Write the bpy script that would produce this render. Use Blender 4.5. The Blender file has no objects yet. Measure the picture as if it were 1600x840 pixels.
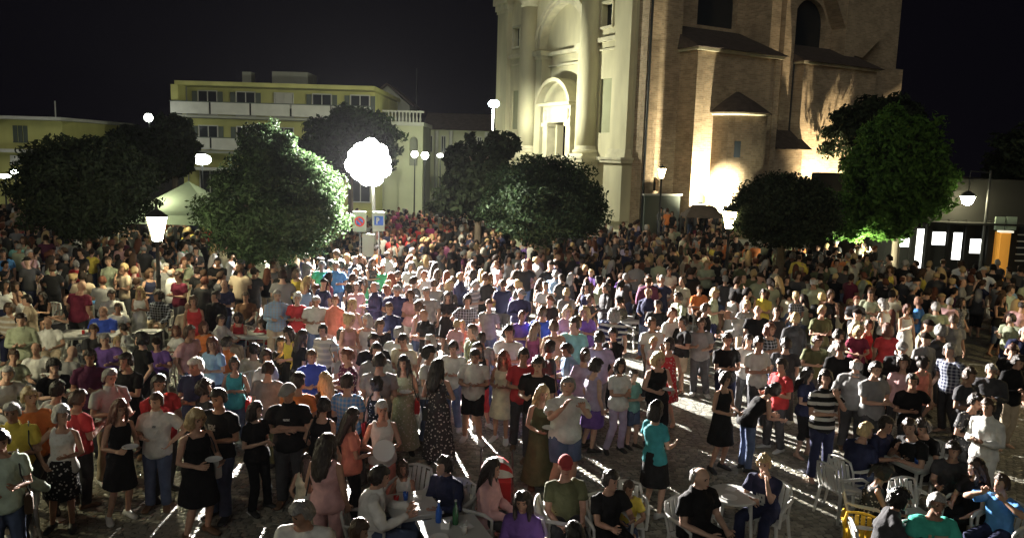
import bpy, bmesh, math, random
import numpy as np
from mathutils import Vector, Matrix, noise
from mathutils.geometry import tessellate_polygon

random.seed(7); rng = np.random.default_rng(7)
R = math.radians
sc = bpy.context.scene
col = sc.collection

# ------------------------------------------------------------------ camera
cam_data = bpy.data.cameras.new('camera'); cam = bpy.data.objects.new('camera', cam_data); col.objects.link(cam)
CAM = Vector((0, 0, 5.0))
CR = Matrix.Rotation(R(82), 3, 'X') @ Matrix.Rotation(R(1.7), 3, 'Z')
cam.matrix_world = Matrix.Translation(CAM) @ CR.to_4x4()
cam_data.sensor_width = 36; cam_data.lens = 36 * 1250 / 1600
cam_data.clip_start = .1; cam_data.clip_end = 2000
sc.camera = cam
sc.view_settings.view_transform = 'Standard'; sc.view_settings.look = 'None'
sc.view_settings.exposure = 0; sc.view_settings.gamma = 1
sc.cycles.use_denoising = True
sc.cycles.max_bounces = 4; sc.cycles.diffuse_bounces = 2; sc.cycles.glossy_bounces = 2
sc.cycles.transmission_bounces = 3; sc.cycles.transparent_max_bounces = 6; sc.cycles.volume_bounces = 0
sc.cycles.sample_clamp_indirect = 3
sc.cycles.caustics_reflective = False; sc.cycles.caustics_refractive = False

# ------------------------------------------------------------------ night sky
w = bpy.data.worlds.new('World'); sc.world = w; w.use_nodes = True
nt = w.node_tree; nt.nodes.clear()
sky = nt.nodes.new('ShaderNodeTexSky'); sky.sky_type = 'NISHITA'; sky.sun_disc = False
sky.sun_elevation = R(-9); sky.sun_rotation = R(190)
b1 = nt.nodes.new('ShaderNodeBackground'); b1.inputs[1].default_value = .05; sky.altitude = 200
nt.links.new(sky.outputs[0], b1.inputs[0])
b2 = nt.nodes.new('ShaderNodeBackground'); b2.inputs[0].default_value = (.0020, .0017, .0030, 1); b2.inputs[1].default_value = 1
ad = nt.nodes.new('ShaderNodeAddShader'); nt.links.new(b1.outputs[0], ad.inputs[0]); nt.links.new(b2.outputs[0], ad.inputs[1])
wo = nt.nodes.new('ShaderNodeOutputWorld'); nt.links.new(ad.outputs[0], wo.inputs[0])

# one weak wide sun: the glow of the town from behind the camera
sl = bpy.data.lights.new('night_glow', 'SUN'); sl.energy = .35; sl.angle = R(35); sl.color = (1, .97, .84)
so = bpy.data.objects.new('night_glow', sl); col.objects.link(so); so.rotation_euler = (R(58), 0, R(-14))

def lamp(name, loc, power, color, size=.12, kind='POINT', aim=None, spot=100, parent=None, blend=.6):
    L = bpy.data.lights.new(name, kind); L.energy = power; L.color = color
    if kind in ('POINT', 'SPOT'): L.shadow_soft_size = size
    if kind == 'SPOT': L.spot_size = R(spot); L.spot_blend = blend
    o = bpy.data.objects.new(name, L); col.objects.link(o); o.location = loc
    if aim is not None: o.rotation_euler = (Vector(aim) - Vector(loc)).to_track_quat('-Z', 'Y').to_euler()
    return o
FLOOD = Vector((-5.24, 29.0, 4.62))
GLARE_HAZE = .000015
lamp('flood_light_front', FLOOD + Vector((0, -.8, .1)), 195000, (1, .94, .87), .09, 'SPOT', (-2.2, 12, 0), 128, blend=1.0)
lamp('flood_light_back', FLOOD + Vector((.2, .8, .1)), 2600, (1, .9, .66), .15, 'SPOT', (-1.5, 34, 0), 95, blend=.9)

# ------------------------------------------------------------------ photo ray helpers (place -> metres)
def ray(x, y): return CR @ Vector(((x - 800) / 1250, -(y - 420) / 1250, -1))
def atY(x, y, Y): d = ray(x, y); return CAM + d * (Y / d.y)
def ground(x, y, z=0): d = ray(x, y); return CAM + d * ((z - 5) / d.z)
CRI = CR.transposed()
def proj(p):
    q = CRI @ (Vector(p) - CAM)
    return 800 + 1250 * q.x / -q.z, 420 - 1250 * q.y / -q.z

# ------------------------------------------------------------------ materials
MATS = {}
def mat(name, color=(.5, .5, .5), rough=.7, spec=.3, metal=0, objcol=False, var=.0, vscale=8, bump=0, bscale=30,
        emit=0, ecol=None, island=0, translucent=0, coords='Object', vcol=None, stretch=None):
    m = bpy.data.materials.new(name); m.use_nodes = True; nt = m.node_tree; N = nt.nodes; L = nt.links
    b = N['Principled BSDF']
    b.inputs['Roughness'].default_value = rough; b.inputs['Metallic'].default_value = metal
    b.inputs['Specular IOR Level'].default_value = spec
    src = None
    if objcol:
        oi = N.new('ShaderNodeObjectInfo'); src = oi.outputs['Color']
    elif vcol:
        vc = N.new('ShaderNodeVertexColor'); vc.layer_name = vcol; src = vc.outputs[0]
    tc = N.new('ShaderNodeTexCoord'); co = tc.outputs[coords]
    if stretch:
        mp = N.new('ShaderNodeMapping'); mp.inputs['Scale'].default_value = stretch; L.new(co, mp.inputs[0]); co = mp.outputs[0]
    if var or island:
        mx = N.new('ShaderNodeMix'); mx.data_type = 'RGBA'; mx.blend_type = 'MULTIPLY'; mx.inputs[0].default_value = 1
        if src: L.new(src, mx.inputs[6])
        else: mx.inputs[6].default_value = (*color, 1)
        if island:
            g = N.new('ShaderNodeNewGeometry'); fac = g.outputs['Random Per Island']; amt = island
        else:
            n = N.new('ShaderNodeTexNoise'); n.inputs['Scale'].default_value = vscale; n.inputs['Detail'].default_value = 6
            L.new(co, n.inputs[0]); fac = n.outputs[0]; amt = var
        mr = N.new('ShaderNodeMapRange'); L.new(fac, mr.inputs[0])
        mr.inputs[1].default_value = .25 if not island else 0; mr.inputs[2].default_value = .75 if not island else 1
        mr.inputs[3].default_value = 1 - amt; mr.inputs[4].default_value = 1 + amt
        L.new(mr.outputs[0], mx.inputs[7]); src = mx.outputs[2]
    if src: L.new(src, b.inputs['Base Color'])
    else: b.inputs['Base Color'].default_value = (*color, 1)
    if bump:
        n = N.new('ShaderNodeTexNoise'); n.inputs['Scale'].default_value = bscale; n.inputs['Detail'].default_value = 4
        L.new(co, n.inputs[0]); bp = N.new('ShaderNodeBump'); bp.inputs['Strength'].default_value = bump; bp.inputs['Distance'].default_value = .02
        L.new(n.outputs[0], bp.inputs['Height']); L.new(bp.outputs[0], b.inputs['Normal'])
    if emit:
        b.inputs['Emission Color'].default_value = (*(ecol or color), 1); b.inputs['Emission Strength'].default_value = emit
    if translucent:
        t = N.new('ShaderNodeBsdfTranslucent'); ms = N.new('ShaderNodeMixShader'); ms.inputs[0].default_value = translucent
        if src: L.new(src, t.inputs[0])
        else: t.inputs[0].default_value = (*color, 1)
        L.new(b.outputs[0], ms.inputs[1]); L.new(t.outputs[0], ms.inputs[2]); L.new(ms.outputs[0], N['Material Output'].inputs[0])
    MATS[name] = m; return m

mat('skin', objcol=True, rough=.62, spec=.2, var=.12, vscale=20)
mat('eye', (.02, .015, .012), rough=.3)
mat('lip', (.32, .10, .08), rough=.45)
mat('cloth', objcol=True, rough=.85, spec=.12, var=.28, vscale=7, bump=1.0, bscale=11)
mat('hair', objcol=True, rough=.42, spec=.4, var=.4, vscale=60, bump=.8, bscale=70, stretch=(1, 1, .25))
mat('shoe', objcol=True, rough=.5, spec=.3)
def pattern(name, kind):
    m = mat(name, objcol=True, rough=.85, spec=.15, bump=.4, bscale=14); nt = m.node_tree; N = nt.nodes; L = nt.links
    b = N['Principled BSDF']; oi = [n for n in N if n.type == 'OBJECT_INFO'][0]; tc = [n for n in N if n.type == 'TEX_COORD'][0]
    mx = N.new('ShaderNodeMix'); mx.data_type = 'RGBA'; L.new(oi.outputs['Color'], mx.inputs[6])
    if kind in ('stripe', 'plaid'):
        wv = N.new('ShaderNodeTexWave'); wv.bands_direction = 'Z'; wv.inputs['Scale'].default_value = 2.6 if kind == 'stripe' else 5; L.new(tc.outputs['Object'], wv.inputs[0])
        r = N.new('ShaderNodeValToRGB'); r.color_ramp.interpolation = 'CONSTANT'; r.color_ramp.elements[1].position = .62; L.new(wv.outputs[0], r.inputs[0])
        out = r.outputs[0]
        if kind == 'plaid':
            w2 = N.new('ShaderNodeTexWave'); w2.bands_direction = 'X'; w2.inputs['Scale'].default_value = 5; L.new(tc.outputs['Object'], w2.inputs[0])
            r2 = N.new('ShaderNodeValToRGB'); r2.color_ramp.interpolation = 'CONSTANT'; r2.color_ramp.elements[1].position = .62; L.new(w2.outputs[0], r2.inputs[0])
            a = N.new('ShaderNodeMath'); a.operation = 'ADD'; L.new(r.outputs[0], a.inputs[0]); L.new(r2.outputs[0], a.inputs[1])
            h = N.new('ShaderNodeMath'); h.operation = 'MULTIPLY'; h.inputs[1].default_value = .5; L.new(a.outputs[0], h.inputs[0]); out = h.outputs[0]
    else:
        v = N.new('ShaderNodeTexVoronoi'); v.inputs['Scale'].default_value = 22; L.new(tc.outputs['Object'], v.inputs[0])
        r = N.new('ShaderNodeValToRGB'); r.color_ramp.elements[0].position = .22; r.color_ramp.elements[1].position = .34
        r.color_ramp.elements[0].color = (1, 1, 1, 1); r.color_ramp.elements[1].color = (0, 0, 0, 1); L.new(v.outputs[0], r.inputs[0]); out = r.outputs[0]
    L.new(out, mx.inputs[0]); mx.inputs[7].default_value = (.62, .6, .55, 1)
    if kind == 'plaid': mx.inputs[7].default_value = (.35, .38, .45, 1)
    L.new(mx.outputs[2], b.inputs['Base Color'])
pattern('stripe', 'stripe'); pattern('plaid', 'plaid'); pattern('floral', 'floral')
mat('crowd', vcol='Col', rough=.8, spec=.2, bump=.4, bscale=14)
mat('leaf_dark', (.027, .047, .02), rough=.75, spec=.08, island=.45, translucent=.25)
mat('leaf_black', (.03, .042, .024), rough=.8, spec=.04, island=.45, translucent=.15)
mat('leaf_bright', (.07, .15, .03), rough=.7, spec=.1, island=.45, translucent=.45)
mat('bark', (.16, .13, .10), rough=.9, var=.35, vscale=6, bump=.8, bscale=20, stretch=(1, 1, .3))
mat('plaster', (.66, .62, .42), rough=.9, var=.24, vscale=.9, bump=.25, bscale=6, stretch=(1, 1, .28))
mat('plaster_trim', (.68, .64, .46), rough=.85, var=.24, vscale=1.6, bump=.15, bscale=9)
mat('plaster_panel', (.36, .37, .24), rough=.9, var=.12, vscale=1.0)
mat('yellow_wall', (.47, .46, .17), rough=.9, var=.25, vscale=.5, stretch=(1, 1, .4))
mat('pale_wall', (.55, .56, .40), rough=.9, var=.12, vscale=.6)
mat('grey_wall', (.30, .31, .26), rough=.9, var=.15, vscale=.6)
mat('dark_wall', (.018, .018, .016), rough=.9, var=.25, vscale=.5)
mat('white_trim', (.55, .55, .5), rough=.8, var=.1, vscale=2)
mat('roof_tile', (.09, .07, .06), rough=.9, var=.3, vscale=3, bump=.8, bscale=8)
mat('dark_glass', (.02, .025, .03), rough=.15, spec=.6)
mat('shutter', (.10, .12, .10), rough=.7)
mat('door_wood', (.07, .04, .02), rough=.6, var=.2, vscale=5)
mat('iron', (.02, .022, .022), rough=.5, spec=.5, bump=.2)
mat('white_plastic', (.60, .60, .57), rough=.4, spec=.4, var=.05, vscale=4)
mat('yellow_plastic', (.75, .45, .03), rough=.4, spec=.4)
mat('sign_white', (.72, .72, .68), rough=.5)
mat('sign_blue', (.03, .08, .35), rough=.5)
mat('sign_red', (.5, .03, .03), rough=.5)
mat('canvas_green', (.42, .52, .42), rough=.9, translucent=.35, var=.08, vscale=2)
mat('paper', (.8, .8, .78), rough=.8)
mat('bin', (.03, .035, .035), rough=.5)
mat('steps', (.38, .36, .30), rough=.85, var=.15, vscale=2, bump=.3, bscale=10)
mat('bright_lamp', (1, 1, 1), emit=90, ecol=(1, .97, .9))
mat('lantern_glass', (1, 1, 1), emit=170, ecol=(1, .91, .56))
mat('lantern_warm', (1, 1, 1), emit=40, ecol=(1, .80, .42))
mat('lantern_amber', (1, 1, 1), emit=170, ecol=(1, .76, .34))
mat('lamp_blue', (1, 1, 1), emit=60, ecol=(.75, .95, 1))
mat('lamp_green', (1, 1, 1), emit=22, ecol=(.75, 1, .3))
mat('lamp_white', (1, 1, 1), emit=35, ecol=(.95, 1, .88))
mat('shop_light', (1, 1, 1), emit=3.2, ecol=(1, 1, .92))
mat('shop_yellow', (.8, .35, .05), emit=.28, ecol=(1, .42, .06))
mat('interior_light', (1, 1, 1), emit=.9, ecol=(1, .93, .7))
mat('screen_light', (1, 1, 1), emit=1.2, ecol=(.8, .9, 1))

def ground_mat():
    m = mat('paving', (.2, .19, .17), rough=.42, spec=.5); N = m.node_tree.nodes; L = m.node_tree.links; b = N['Principled BSDF']
    g = N.new('ShaderNodeNewGeometry')
    v = N.new('ShaderNodeTexVoronoi'); v.inputs['Scale'].default_value = 8.5; v.feature = 'F1'; L.new(g.outputs['Position'], v.inputs[0])
    v2 = N.new('ShaderNodeTexVoronoi'); v2.inputs['Scale'].default_value = 8.5; v2.feature = 'DISTANCE_TO_EDGE'; L.new(g.outputs['Position'], v2.inputs[0])
    r = N.new('ShaderNodeValToRGB'); r.color_ramp.elements[0].position = .0; r.color_ramp.elements[1].position = .09
    r.color_ramp.elements[0].color = (.05, .05, .045, 1); r.color_ramp.elements[1].color = (1, 1, 1, 1); L.new(v2.outputs[0], r.inputs[0])
    hs = N.new('ShaderNodeMapRange'); L.new(v.outputs['Color'], hs.inputs[0]); hs.inputs[3].default_value = .15; hs.inputs[4].default_value = .34
    n = N.new('ShaderNodeTexNoise'); n.inputs['Scale'].default_value = .5; n.inputs['Detail'].default_value = 5; L.new(g.outputs['Position'], n.inputs[0])
    a = N.new('ShaderNodeMath'); a.operation = 'MULTIPLY'; L.new(hs.outputs[0], a.inputs[0])
    mr = N.new('ShaderNodeMapRange'); L.new(n.outputs[0], mr.inputs[0]); mr.inputs[3].default_value = .6; mr.inputs[4].default_value = 1.35; L.new(mr.outputs[0], a.inputs[1])
    mx = N.new('ShaderNodeMix'); mx.data_type = 'RGBA'; mx.blend_type = 'MULTIPLY'; mx.inputs[0].default_value = 1
    cr = N.new('ShaderNodeCombineColor'); L.new(a.outputs[0], cr.inputs[0]); L.new(a.outputs[0], cr.inputs[1])
    k = N.new('ShaderNodeMath'); k.operation = 'MULTIPLY'; k.inputs[1].default_value = .86; L.new(a.outputs[0], k.inputs[0]); L.new(k.outputs[0], cr.inputs[2])
    L.new(cr.outputs[0], mx.inputs[6]); L.new(r.outputs[0], mx.inputs[7]); L.new(mx.outputs[2], b.inputs['Base Color'])
    bp = N.new('ShaderNodeBump'); bp.inputs['Strength'].default_value = .7; bp.inputs['Distance'].default_value = .01
    L.new(r.outputs[0], bp.inputs['Height']); L.new(bp.outputs[0], b.inputs['Normal'])
ground_mat()
mat('cobble', (.26, .25, .20), rough=.38, spec=.5, island=.45, bump=.4, bscale=60)
def brick_mat(name, c1, c2, mortar):
    m = mat(name, c1, rough=.9); N = m.node_tree.nodes; L = m.node_tree.links; b = N['Principled BSDF']
    tc = [n for n in N if n.type == 'TEX_COORD'][0]
    bt = N.new('ShaderNodeTexBrick'); bt.inputs['Scale'].default_value = 1; bt.inputs['Brick Width'].default_value = .34; bt.inputs['Row Height'].default_value = .105
    bt.inputs['Mortar Size'].default_value = .009; bt.inputs['Color1'].default_value = (*c1, 1); bt.inputs['Color2'].default_value = (*c2, 1); bt.inputs['Mortar'].default_value = (*mortar, 1)
    L.new(tc.outputs['UV'], bt.inputs[0])
    n = N.new('ShaderNodeTexNoise'); n.inputs['Scale'].default_value = .9; n.inputs['Detail'].default_value = 8; n.inputs['Roughness'].default_value = .65; L.new(tc.outputs['UV'], n.inputs[0])
    mr = N.new('ShaderNodeMapRange'); mr.inputs[1].default_value = .3; mr.inputs[2].default_value = .7; mr.inputs[3].default_value = .72; mr.inputs[4].default_value = 1.22; L.new(n.outputs[0], mr.inputs[0])
    mx = N.new('ShaderNodeMix'); mx.data_type = 'RGBA'; mx.blend_type = 'MULTIPLY'; mx.inputs[0].default_value = 1
    L.new(bt.outputs[0], mx.inputs[6]); L.new(mr.outputs[0], mx.inputs[7]); L.new(mx.outputs[2], b.inputs['Base Color'])
    bp = N.new('ShaderNodeBump'); bp.inputs['Strength'].default_value = .5; bp.inputs['Distance'].default_value = .02; bp.invert = True
    L.new(bt.outputs['Fac'], bp.inputs['Height']); L.new(bp.outputs[0], b.inputs['Normal'])
brick_mat('brick_wall', (.56, .42, .27), (.38, .28, .18), (.50, .44, .34))

# ------------------------------------------------------------------ mesh builder
def base_of(o):
    v = Vector((0, 0, 0))
    while o is not None: v += o.location; o = o.parent
    return v
class MB:
    def __init__(s): s.v = []; s.f = []
    def add(s, vs, fs):
        k = len(s.v); s.v += [tuple(p) for p in vs]; s.f += [tuple(i + k for i in f) for f in fs]; return s
    def box(s, c, size, rz=0, T=None):
        x, y, z = [q / 2 for q in size]; M = Matrix.Rotation(rz, 3, 'Z'); c = Vector(c)
        vs = [c + M @ Vector((sx * x, sy * y, sz * z)) for sx in (-1, 1) for sy in (-1, 1) for sz in (-1, 1)]
        if T: vs = [T(p) for p in vs]
        return s.add(vs, [(0, 1, 3, 2), (4, 6, 7, 5), (0, 4, 5, 1), (2, 3, 7, 6), (0, 2, 6, 4), (1, 5, 7, 3)])
    def b2(s, a0, a1, b0, b1, z0, z1, T=None):
        return s.box(((a0 + a1) / 2, (b0 + b1) / 2, (z0 + z1) / 2), (abs(a1 - a0), abs(b1 - b0), abs(z1 - z0)), T=T)
    def rings(s, rr, cap=True, closed=True):
        n = len(rr[0]); k = len(s.v)
        for r in rr: s.v += [tuple(p) for p in r]
        for i in range(len(rr) - 1):
            for j in range(n if closed else n - 1):
                a = k + i * n + j; b = k + i * n + (j + 1) % n
                s.f.append((a, b, b + n, a + n))
        if cap: s.f.append(tuple(range(k + n - 1, k - 1, -1))); s.f.append(tuple(k + (len(rr) - 1) * n + j for j in range(n)))
        return s
    def tube(s, pts, rad, n=8, cap=True, round_end=False):
        pts = [Vector(p) for p in pts]; rad = list(rad) if hasattr(rad, '__len__') else [rad] * len(pts)
        if round_end:
            d0 = (pts[0] - pts[1]).normalized(); d1 = (pts[-1] - pts[-2]).normalized()
            pts = [pts[0] + d0 * rad[0] * .8, pts[0] + d0 * rad[0] * .45] + pts + [pts[-1] + d1 * rad[-1] * .45, pts[-1] + d1 * rad[-1] * .8]
            rad = [rad[0] * .35, rad[0] * .8] + rad + [rad[-1] * .8, rad[-1] * .35]
        rr = []; up = None
        for i, p in enumerate(pts):
            t = (pts[min(i + 1, len(pts) - 1)] - pts[max(i - 1, 0)]).normalized()
            if up is None: up = t.orthogonal().normalized()
            up = (up - t * up.dot(t)).normalized(); sd = t.cross(up)
            rr.append([p + (up * math.cos(a) + sd * math.sin(a)) * rad[i] for a in [2 * math.pi * q / n for q in range(n)]])
        return s.rings(rr, cap)
    def lathe(s, c, prof, n=16, T=None):
        c = Vector(c); rr = [[c + Vector((r * math.cos(a), r * math.sin(a), z)) for a in [2 * math.pi * q / n for q in range(n)]] for r, z in prof]
        if T: rr = [[T(p) for p in r] for r in rr]
        return s.rings(rr)
    def ell(s, c, r, n=10, m=7, M=None):
        c = Vector(c); rr = []
        for i in range(m + 1):
            th = math.pi * (i + .12) / (m + .24); z = math.cos(th); q = math.sin(th)
            ring = [Vector((r[0] * q * math.cos(a), r[1] * q * math.sin(a), r[2] * z)) for a in [2 * math.pi * k / n for k in range(n)]]
            rr.append([c + ((M @ p) if M else p) for p in ring])
        return s.rings(rr)
    def poly(s, outer, holes, T, depth=.3, back=False):
        """flat wall with holes; T maps (u, depth, z); reveals run back by depth"""
        loops = [[Vector((u, z, 0)) for u, z in outer]] + [[Vector((u, z, 0)) for u, z in h] for h in holes]
        flat = [p for l in loops for p in l]; tris = tessellate_polygon(loops)
        s.add([T(Vector((p.x, 0, p.y))) for p in flat], tris)
        for l in loops:
            n = len(l); vs = [T(Vector((p.x, 0, p.y))) for p in l] + [T(Vector((p.x, -depth, p.y))) for p in l]
            s.add(vs, [(i, (i + 1) % n, (i + 1) % n + n, i + n) for i in range(n)])
        if back: s.add([T(Vector((p.x, -depth, p.y))) for p in flat], tris)
        return s
    def mesh(s, name, m, smooth=False, off=None):
        me = bpy.data.meshes.new(name)
        vs = s.v if off is None else [(a[0] - off.x, a[1] - off.y, a[2] - off.z) for a in s.v]
        me.from_pydata(vs, [], s.f); me.materials.append(MATS[m])
        if smooth: me.polygons.foreach_set('use_smooth', [True] * len(me.polygons))
        return me
    def build(s, name, m, parent=None, smooth=False, uv=False, loc=None):
        off = base_of(parent) if parent is not None else Vector((0, 0, 0))
        if parent is None and loc is not None: off = Vector(loc)
        me = s.mesh(name, m, smooth, off)
        if uv:
            ul = me.uv_layers.new(name='UVMap'); me.calc_loop_triangles()
            for p in me.polygons:
                n = p.normal
                for li in p.loop_indices:
                    c = me.vertices[me.loops[li].vertex_index].co + off
                    if abs(n.z) > .8: ul.data[li].uv = (c.x, c.y)
                    else:
                        t = Vector((-n.y, n.x, 0)).normalized(); ul.data[li].uv = (c.x * t.x + c.y * t.y, c.z)
        o = bpy.data.objects.new(name, me); col.objects.link(o)
        if parent is not None: o.parent = parent
        elif loc is not None: o.location = loc
        return o
def tag(o, label=None, cat=None, group=None, kind=None):
    if label: o['label'] = label
    if cat: o['category'] = cat
    if group: o['group'] = group
    if kind: o['kind'] = kind
    return o
def thing(name, loc, label, cat, group=None):
    o = bpy.data.objects.new(name, None); col.objects.link(o); o.location = loc; o.empty_display_size = .2
    return tag(o, label, cat, group)
def arch(u0, u1, z0, zs, n=10):
    c = (u0 + u1) / 2; r = (u1 - u0) / 2
    return [(u0, z0), (u1, z0)] + [(c + r * math.cos(math.pi * i / n), zs + r * math.sin(math.pi * i / n)) for i in range(n + 1)]
def rect(u0, u1, z0, z1): return [(u0, z0), (u1, z0), (u1, z1), (u0, z1)]

# ------------------------------------------------------------------ ground
g = MB(); g.add([(-300, -60, 0), (300, -60, 0), (300, 400, 0), (-300, 400, 0)], [(0, 1, 2, 3)])
ground_ob = tag(g.build('ground', 'paving'), kind='structure')
def stone_mesh(x, y, a, sx, sy, h, mb):
    c, s = math.cos(a), math.sin(a)
    def P(px, py, z): return (x + c * px - s * py, y + s * px + c * py, z)
    o = [P(-sx, -sy, .001), P(sx, -sy, .001), P(sx, sy, .001), P(-sx, sy, .001)]
    t = [P(-sx * .82, -sy * .82, h), P(sx * .82, -sy * .82, h), P(sx * .82, sy * .82, h), P(-sx * .82, sy * .82, h)]
    mb.add(o + t, [(4, 5, 6, 7), (0, 1, 5, 4), (1, 2, 6, 5), (2, 3, 7, 6), (3, 0, 4, 7)])
stones = []
for j in range(0, 62):
    y = 6.9 + j * .112
    for i in range(-90, 91):
        x = i * .115 + (.057 if j % 2 else 0) + random.uniform(-.014, .014)
        yy = y + .12 * math.cos(x * 2.4) + random.uniform(-.014, .014)
        q = proj((x, yy, 0))
        if -60 < q[0] < 1660 and q[1] < 900: stones.append((x, yy, random.uniform(-.35, .35)))
mb = MB(); near = [s for s in stones if 0 < proj((s[0], s[1], 0))[1] < 845 and -10 < proj((s[0], s[1], 0))[0] < 1610]
near.sort(key=lambda s: s[1]); nearset = set(near[:260])
variants = []
for k in range(6):
    m_ = MB(); stone_mesh(0, 0, 0, random.uniform(.040, .055), random.uniform(.040, .054), random.uniform(.005, .010), m_)
    variants.append(m_.mesh('cobblestone', 'cobble'))
for s in stones:
    if s in nearset:
        o = bpy.data.objects.new('cobblestone', random.choice(variants)); col.objects.link(o); o.parent = ground_ob
        o.location = (s[0], s[1], 0); o.rotation_euler.z = s[2]
    else: stone_mesh(s[0], s[1], s[2], random.uniform(.040, .055), random.uniform(.040, .054), random.uniform(.005, .010), mb)
o = mb.build('cobbles', 'cobble', ground_ob); o['kind'] = 'stuff'

# ------------------------------------------------------------------ church
A = R(29.6); CO = Vector((7.05, 45, 0))
uF = Vector((-math.sin(A), math.cos(A), 0)); nF = Vector((-math.cos(A), -math.sin(A), 0))
uS = Vector((math.cos(A), math.sin(A), 0)); nS = Vector((math.sin(A), -math.cos(A), 0))
UP = Vector((0, 0, 1))
def F(p): return CO + uF * p[0] + nF * p[1] + UP * p[2]
def S(p): return CO + uS * p[0] + nS * p[1] + UP * p[2]
ch = thing('church', CO, 'tall cream baroque church with giant columns and brick side chapels', 'church')
def P_(name, m, fn, parent=ch, smooth=False, uv=False):
    b = MB(); fn(b); return b.build(name, m, parent, smooth, uv)
# facade
P_('facade_wall', 'plaster', lambda b: b.poly(rect(.9, 16.9, .8, 19), [arch(5.9, 11.6, .9, 12.1, 18), rect(3.35, 4.35, 12.7, 14.0), rect(14.1, 15.0, 12.6, 13.9), rect(3.15, 4.35, 6.55, 9.7), rect(13.85, 15.0, 6.9, 9.6)], F, .55), uv=True)
P_('recess_wall', 'plaster', lambda b: b.poly(rect(5.9, 11.6, .8, 15.2), [rect(7.95, 9.75, 1.9, 7.2)], lambda p: F(p + Vector((0, -.55, 0))), .5), uv=True)
P_('brick_corner', 'brick_wall', lambda b: b.b2(-.0, .88, -.9, -.01, .8, 19, T=F), uv=True)
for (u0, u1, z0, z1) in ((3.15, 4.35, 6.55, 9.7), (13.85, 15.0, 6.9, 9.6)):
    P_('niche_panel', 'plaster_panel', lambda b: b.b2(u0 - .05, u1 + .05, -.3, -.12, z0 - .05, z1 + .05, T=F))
for (u0, u1, z0, z1) in ((3.35, 4.35, 12.7, 14.0), (14.1, 15.0, 12.6, 13.9)):
    wd = P_('window', 'plaster_trim', lambda b: (b.b2(u0 - .12, u1 + .12, .003, .12, z0 - .14, z0 - .003, T=F), b.b2(u0 - .1, u0 - .003, .003, .08, z0, z1, T=F), b.b2(u1 + .003, u1 + .1, .003, .08, z0, z1, T=F), b.b2(u0 - .1, u1 + .1, .003, .1, z1 + .003, z1 + .12, T=F)))
    P_('pane', 'dark_glass', lambda b: b.b2(u0 - .03, u1 + .03, -.4, -.35, z0 - .03, z1 + .03, T=F), wd)
for c in (5.2, 12.45):
    cc = P_('column', 'plaster', lambda b: b.lathe((0, 0, 0), [(.66, 5.75), (.68, 8), (.66, 11), (.60, 15.0)], 28, T=lambda p: F(Vector((c + p.x, .18 + p.y, p.z)))), smooth=True)
    P_('column_base', 'plaster_trim', lambda b: (b.lathe((0, 0, 0), [(.82, 5.30), (.88, 5.38), (.86, 5.5), (.74, 5.56), (.72, 5.66), (.68, 5.76)], 28, T=lambda p: F(Vector((c + p.x, .18 + p.y, p.z)))), b.b2(c - .95, c + .95, .003, 1.12, 5.12, 5.3, T=F)), cc)
    P_('capital', 'plaster_trim', lambda b: (b.lathe((0, 0, 0), [(.61, 14.9), (.68, 15.0), (.66, 15.15), (.78, 15.5), (.95, 15.85)], 24, T=lambda p: F(Vector((c + p.x, .18 + p.y, p.z)))), b.b2(c - .98, c + .98, .003, 1.15, 15.85, 16.0, T=F)), cc)
    pd = P_('pedestal', 'plaster', lambda b: b.b2(c - 1.0, c + 1.0, .004, 1.15, 1.5, 4.8, T=F), uv=True)
    P_('moulding', 'plaster_trim', lambda b: (b.b2(c - 1.12, c + 1.12, .005, 1.28, 4.8, 4.98, T=F), b.b2(c - 1.2, c + 1.2, .006, 1.36, 4.98, 5.115, T=F), b.b2(c - 1.15, c + 1.15, .005, 1.3, .85, 1.5, T=F)), pd)
for (u0, u1, wz) in ((1.1, 2.55, .34), (15.3, 16.8, .34)):
    pl = P_('pilaster', 'plaster', lambda b: b.b2(u0, u1, .004, wz, 5.6, 15.0, T=F), uv=True)
    P_('pilaster_base', 'plaster_trim', lambda b: (b.b2(u0 - .1, u1 + .1, .005, wz + .1, 5.3, 5.6, T=F), b.b2(u0 - .2, u1 + .2, .005, wz + .2, 5.12, 5.3, T=F)), pl)
    P_('capital', 'plaster_trim', lambda b: (b.b2(u0 - .06, u1 + .06, .005, wz + .06, 15.0, 15.2, T=F), b.b2(u0 - .15, u1 + .15, .005, wz + .15, 15.2, 15.6, T=F), b.b2(u0 - .28, u1 + .28, .005, wz + .28, 15.6, 16.0, T=F)), pl)
    pd = P_('pedestal', 'plaster', lambda b: b.b2(u0 - .15, u1 + .15, .004, wz + .3, 1.5, 4.8, T=F), uv=True)
    P_('moulding', 'plaster_trim', lambda b: (b.b2(u0 - .3, u1 + .3, .005, wz + .5, 4.8, 4.98, T=F), b.b2(u0 - .38, u1 + .38, .006, wz + .58, 4.98, 5.115, T=F)), pd)
for (u0, u1) in ((10.75, 11.5), (6.0, 6.5)):
    pl = P_('pilaster', 'plaster', lambda b: b.b2(u0, u1, -.545, .2, 5.2, 11.4, T=F), uv=True)
    P_('capital', 'plaster_trim', lambda b: (b.b2(u0 - .06, u1 + .1, -.54, .28, 11.4, 11.62, T=F), b.b2(u0 - .12, u1 + .2, -.54, .38, 11.62, 11.95, T=F)), pl)
P_('cornice', 'plaster_trim', lambda b: (b.b2(2.56, 4.5, .004, .22, 11.8, 12.05, T=F), b.b2(13.2, 15.28, .004, .22, 11.8, 12.05, T=F), b.b2(2.56, 4.5, .004, .12, 11.3, 11.4, T=F), b.b2(13.2, 15.28, .004, .12, 11.3, 11.4, T=F), b.b2(6.5, 10.75, -.545, -.2, 11.62, 11.85, T=F), b.b2(6.5, 10.75, -.545, -.32, 10.9, 11.02, T=F)))
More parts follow.
